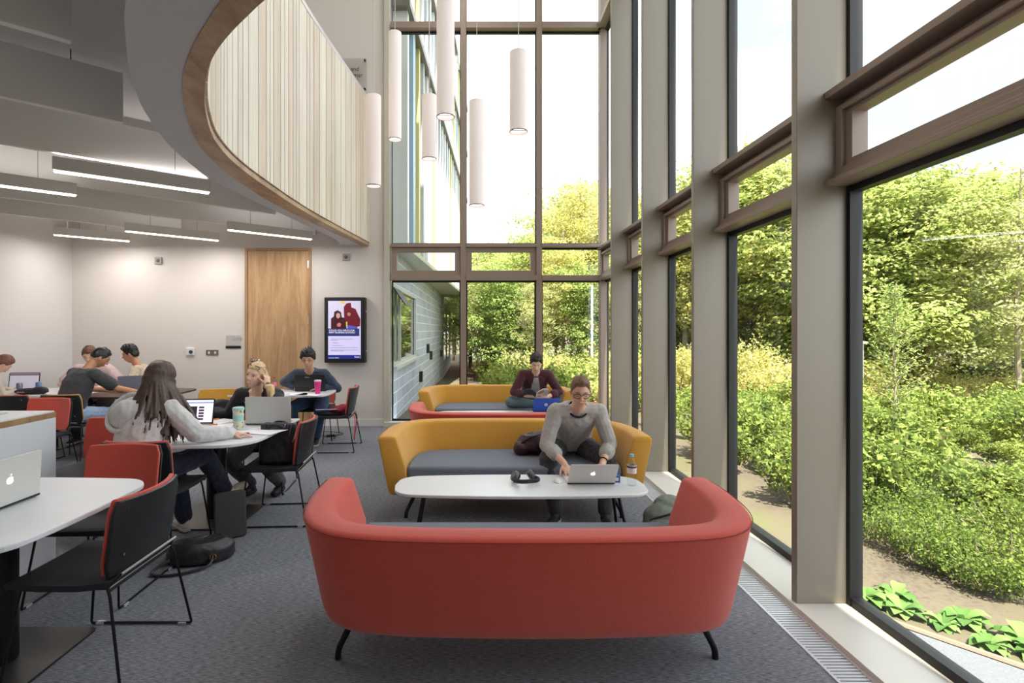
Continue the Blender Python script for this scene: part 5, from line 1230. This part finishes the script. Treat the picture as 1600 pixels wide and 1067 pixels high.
o = bottle('clear water bottle with pale blue cap at the right end of the coffee table', (1.125, 3.72, .4205), .225, .034, mat('cap_blue', (150, 196, 226), .4), mat('label_red_white', (236, 214, 216), .5))
MB().lathe([(.0348, .13), (.0348, .143), (.0344, .143), (.0344, .13)]).build('label_band', mat('label_dark', (70, 50, 60), .5), o)
bottle('small pink labelled bottle with red cap on the table by the door', (-2.66, 6.72, .7305), .20, .03, mat('cap_red', (206, 40, 60), .4), mat('label_pink', (236, 120, 150), .5))
for x, y, c, lb in ((-5.86, 6.56, (130, 140, 160), 'grey blue drinks can at the far left table'), (-5.70, 6.66, (110, 150, 190), 'blue and red drinks can behind the man in the charcoal tee'), (-6.10, 6.50, (110, 90, 150), 'small purple can at the far left edge of the corner table')):
    o = thing('drinks_can', lb, 'can', (x, y, .7305)); MB().lathe([(0, 0), (.026, 0), (.033, .01), (.033, .125), (.027, .138), (0, .138)], n=18).build('can_body', mat('can_%d' % c[0], c, .35, .4), o, smooth=40)
    MB().lathe([(0, .138), (.024, .138), (.024, .1395), (0, .1395)], n=18).build('can_top', M_alu, o)
# ---- on the coffee table
o = thing('computer_mouse', 'white mouse on the long coffee table left of the silver laptop', 'mouse', (.60, 3.80, .4205), -.1)
MB().ell(V(0, 0, .0), (.031, .052, .026), 20, 12).build('shell', M_white, o, smooth=True)
bm_ = [v for v in o.children[0].data.vertices]
for v in bm_: v.co.z = max(v.co.z, 0)
o = thing('headphones', 'black and grey over ear headphones lying on the coffee table', 'headphones', (.355, 3.78, .4205), PI+.25)
MB().tube(catmull([(-.085, -.02, .03), (-.09, .05, .035), (-.05, .10, .04), (.05, .10, .04), (.09, .05, .035), (.085, -.02, .03)], 5), .010, 8, flat=1.5).build('headband', M_blackfab, o, smooth=True)
for sx in (-1, 1):
    Mx = Matrix.Translation((sx*.055, -.035, .036)) @ Matrix.Rotation(sx*1.0, 4, 'Y')
    e = MB().lathe([(0, 0), (.036, 0), (.040, .008), (.040, .022), (.034, .03), (0, .03)], n=24, M=Mx).build('ear_cup', mat('earcup_grey', (90, 92, 98), .4), o, smooth=40)
    MB().lathe([(.018, -.014), (.036, -.014), (.040, -.004), (.036, .002), (.018, .002)], n=24, M=Mx).build('ear_pad', M_screen_dark, e, smooth=40)
o = thing('small_packet', 'small blue and white packet beside the water bottle', 'packet', (1.035, 3.80, .4205), -.2)
MB().box(-.027, .027, -.018, .018, 0, .05).build('box', mat('packet_blue', (70, 110, 180), .5), o, bevel=.002); MB().box(-.016, .016, -.0186, -.018, .012, .036).build('label_patch', M_paper, o)
def sheet(label, loc, rot, w=.21, d=.297, n=4, group='loose papers on the study tables', col=None):
    o = thing('paper_sheets', label, 'papers', loc, rot); r = random.Random(int(loc[0]*100))
    for i in range(n):
        a = r.uniform(-.12, .12); MB().box(-w/2, w/2, -d/2, d/2, .0012*i, .0012*i+.0011, Matrix.Translation((r.uniform(-.012, .012), r.uniform(-.012, .012), 0)) @ Matrix.Rotation(a, 4, 'Z')).build('sheet', col or M_paper, o)
    return o
for lb, x, y, r_ in (('white papers under the hand of the woman in the hoodie', -2.10, 4.05, .5), ('white papers the blonde woman writes on', -2.30, 4.52, -.4), ('white papers between black laptop and mint cup', -2.17, 4.28, .2), ('white papers right of the mint cup', -1.72, 4.12, 1.2),
                     ('papers left of the pink tumbler', -2.26, 6.52, .4), ('papers nearest the corner of the table by the door', -2.10, 6.52-.06, 1.3), ('papers at the left end of the table by the door', -2.55, 6.55, -.3),
                     ('white papers under the hand of the man in the charcoal tee', -4.25, 6.50, .3), ('papers on the far left table', -5.55, 6.48, .2), ('papers at the front of the corner table by the black bag', -5.95, 6.50, 1.4)):
    sheet(lb, (x, y, .7305), r_)
o = thing('magazine_pile', 'flat pile of magazines on the cabinet top', 'magazines', (-3.18, 3.13, 1.0005), .25)
for i, c in enumerate(((190, 188, 186), (226, 224, 222), (160, 158, 158))): MB().box(-.15, .15, -.21, .21, .006*i, .006*i+.0055, Matrix.Rotation(.18*i, 4, 'Z')).build('magazine', mat('mag_%d' % c[0], c, .5), o)
# pencil case, pens, highlighters on the women's table
o = thing('pencil_case', 'clear pencil case with a maroon end on the women\'s table', 'pencil case', (-2.02, 3.98, .7305), .15)
MB().ell(V(0, 0, .018), (.11, .035, .018), 18, 10).build('pouch', mat('pouch_grey', (176, 176, 190), .3), o, smooth=True); MB().ell(V(-.085, 0, .019), (.05, .033, .0185), 14, 8).build('maroon_end', mat('pouch_maroon', (130, 30, 60), .5), o, smooth=True)
for lb, x, y, c, a in (('orange highlighter lying beside the black web page laptop', -2.28, 4.36, (236, 140, 60), .3), ('orange highlighter nearer the blonde woman', -2.38, 4.60, (240, 150, 60), 1.0), ('red marker by the hand of the woman in the hoodie', -2.06, 3.88, (216, 60, 90), .1), ('brown pen next to the pencil case', -1.84, 3.98, (140, 80, 70), .5)):
    o = thing('marker_pen', lb, 'pen', (x, y, .7385), a); MB().tube([V(-.06, 0, 0), V(.03, 0, 0)], .008, 10).build('barrel', mat('pen_%d' % c[1], c, .4), o, smooth=True); MB().tube([V(.03, 0, 0), V(.065, 0, 0)], .0085, 10).build('cap', mat('pen_%d' % c[1], c, .4), o, smooth=True)
pen2 = thing('pen', 'thin pen in the hand of the man in the charcoal tee', 'pen', (-4.235, 6.50, .765)); MB().tube([V(0, 0, 0), V(.03, -.02, .12)], .005, 8).build('barrel', M_screen_dark, pen2)
# ---- bags
M_leather = mat('black_leather', (44, 44, 48), .32, bump=.3, bscale=40)
def bagmesh(mb, nm, m, o, vox=.008, wr=.006, wf=9, it=2): return remesh(mb, nm, m, o, vox, it, wr, wf)
o = thing('tote_bag', 'black leather tote bag with papers sticking out, standing on the chair', 'bag', (-1.64, 4.235, .463), .08)
mb = MB(); mb.rings([[V(x*w+0*z, y*d, z) for x, y in [(math.copysign(abs(math.cos(a))**.4, math.cos(a)), math.copysign(abs(math.sin(a))**.5, math.sin(a))) for a in [2*PI*j/24 for j in range(24)]]] for z, w, d in ((0, .135, .08), (.02, .145, .09), (.17, .135, .075), (.31, .14, .045))])
bagmesh(mb, 'bag_body', M_leather, o, .007, .007, 10)
for q in (-1, 1): MB().tube(catmull([(-.07, q*.05, .27), (-.05, q*.068, .31), (0, q*.075, .315), (.05, q*.068, .30), (.07, q*.05, .26)], 5), .007, 8).build('handle', M_leather, o, smooth=True)
for i, (x, a) in enumerate(((.02, .15), (.05, .22), (.075, .3))): MB().box(-.0012, .0012, -.055, .065, .05, .315, Matrix.Translation((x, 0, 0)) @ Matrix.Rotation(a, 4, 'Y')).build('folder', mat('folder_%d' % i, ((226, 226, 236), (150, 160, 190), (214, 214, 220))[i], .5), o)
o = thing('handbag', 'shiny black leather handbag lying on the carpet with a gold clasp', 'bag', (-1.86, 3.46, 0), .35)
mb = MB(); mb.rings([[V(cx+math.cos(a)*w, math.sin(a)*d, zc+0*a) for a in [2*PI*j/20 for j in range(20)]] for cx, w, d, zc in ((0, .17, .10, 0.0), (0, .21, .13, .02), (.0, .205, .12, .09), (-.01, .16, .08, .13), (-.01, .08, .04, .14))])
bagmesh(mb, 'bag_body', M_leather, o, .008, .010, 7)
MB().tube(catmull([(-.17, -.10, .06), (-.26, -.17, .015), (-.10, -.22, .012), (.06, -.17, .02), (.08, -.11, .06)], 6), .009, 8).build('strap', M_leather, o, smooth=True)
MB().tube([V(.085+.018*math.cos(a), -.128, .055+.018*math.sin(a)) for a in [2*PI*j/16 for j in range(16)]], .004, 6, closed=True).build('clasp', mat('gold_clasp', (214, 176, 110), .25, 1), o, smooth=True)
o = thing('padded_sleeve', 'dark padded sleeve standing on edge on the carpet beside the woman\'s chair', 'sleeve', (-1.825, 3.80, 0), .55)
mb = MB().prism(rrect(-.11, .11, 0, .34, .03), -.018, .018); Mx = Matrix.Rotation(-.22, 4, 'X') @ Matrix.Rotation(PI/2, 4, 'X'); mb.v = [tuple(Mx @ Vector(v)) for v in mb.v]
mb.build('panel', mat('dark_brown_pad', (58, 53, 53), .6), o, bevel=.012, seg=3, smooth=50)
# backpack on the floor right of the coffee table
M_bp = mat('sage_canvas', (118, 124, 112), .8, var=.12, vscale=30, bump=.3, bscale=200)
o = thing('backpack', 'grey green canvas backpack slumped on the carpet by the window side', 'backpack', (1.42, 3.86, 0), .2)
mb = MB().ell(V(0, 0, .12), (.17, .13, .125)); mb.ell(V(.05, .03, .2), (.12, .10, .085)); mb.ell(V(-.07, -.03, .09), (.12, .13, .085)); bagmesh(mb, 'bag_body', M_bp, o, .008, .008, 9)
mb = MB().ell(V(-.05, -.115, .09), (.10, .045, .07)); bagmesh(mb, 'front_pocket', M_bp, o, .007, .005, 9)
MB().tube(catmull([(-.16, -.06, .15), (-.05, -.12, .20), (.08, -.11, .22), (.16, -.04, .2)], 5), .008, 6).build('zip', M_screen_dark, o)
MB().tube(catmull([(-.10, -.14, .15), (-.16, -.15, .08), (-.17, -.13, .02), (-.22, -.10, .012)], 5), .010, 6, flat=2).build('strap', M_screen_dark, o)
MB().box(.0, .05, -.168, -.162, .05, .062).build('red_tag', mat('tag_red', (200, 70, 70), .5), o)
# maroon bag on the sofa
o = thing('soft_bag', 'dark maroon soft bag on the grey sofa seat beside the man in the grey jumper', 'bag', (.50, 4.55, .445), .1)
mb = MB().ell(V(0, 0, .09), (.14, .10, .095)); mb.ell(V(.08, .02, .11), (.09, .09, .085)); mb.ell(V(-.10, -.01, .06), (.08, .08, .065)); bagmesh(mb, 'bag_body', mat('maroon_nylon', (60, 32, 42), .5, bump=.3, bscale=60), o, .007, .016, 9)
MB().tube(catmull([(-.12, -.06, .11), (-.03, -.085, .17), (.09, -.06, .19)], 6), .006, 6).build('zip', M_screen_dark, o)
# things on the chair by the display
o = thing('red_bag', 'crimson bag on the seat of the chair by the wall display', 'bag', (-1.80, 6.68, .463), .1)
mb = MB().ell(V(0, 0, .045), (.13, .12, .045)); mb.ell(V(.05, 0, .06), (.08, .10, .05)); bagmesh(mb, 'bag_body', mat('crimson_cloth', (150, 26, 48), .6), o, .008, .006, 9)
MB().tube(catmull([(.10, -.06, .03), (.215, -.12, -.03), (.225, -.16, -.20), (.21, -.10, -.32), (.20, 0, -.33), (.21, .06, -.2), (.22, .05, -.03), (.11, .04, .04)], 6), .009, 6, flat=.4).build('strap', mat('crimson_strap', (206, 50, 80), .6), o)
o = thing('plastic_folder', 'pale lilac folder sticking out beside the crimson bag', 'folder', (-1.93, 6.60, .470), .2)
MB().box(-.13, .13, -.12, .10, 0, .012, Matrix.Rotation(-.28, 4, 'X')).build('cover', mat('lilac_plastic', (186, 188, 220), .3), o); o.location.z = .50
# black case on the far left table
o = thing('soft_case', 'long black soft case lying on the far left table', 'case', (-5.62, 6.50, .7305), .05); o.location.y = 6.46
mb = MB().ell(V(0, 0, .04), (.21, .07, .042)); mb.ell(V(.10, 0, .05), (.10, .065, .05)); bagmesh(mb, 'case_body', mat('case_navy', (26, 28, 38), .6), o, .008, .004, 9)
MB().box(-.12, -.03, -.074, -.068, .03, .045).build('tag', mat('tag_pink', (180, 130, 140), .5), o)
# jacket over the mustard chair behind the blonde woman
o = thing('jacket', 'dark jacket bunched on the seat of the empty mustard chair', 'jacket', (-3.10, 6.10, .463), .3)
mb = MB().ell(V(0, 0, .08), (.16, .14, .085)); mb.ell(V(.05, .06, .16), (.12, .08, .09)); bagmesh(mb, 'cloth', F_blk, o, .009, .012, 8)
# power adaptor with its lead by the back wall
o = thing('power_adaptor', 'small black power adaptor with its lead on the carpet near the back wall', 'adaptor', (-2.12, 7.42, 0), .4)
MB().box(-.06, .06, -.03, .03, 0, .032).build('brick', M_screen_dark, o, bevel=.006); MB().tube(catmull([(.06, 0, .012), (.2, .1, .006), (.1, .3, .006), (-.1, .4, .006), (-.2, .2, .006), (-.06, 0, .012)], 6), .004, 6).build('lead', M_screen_dark, o)
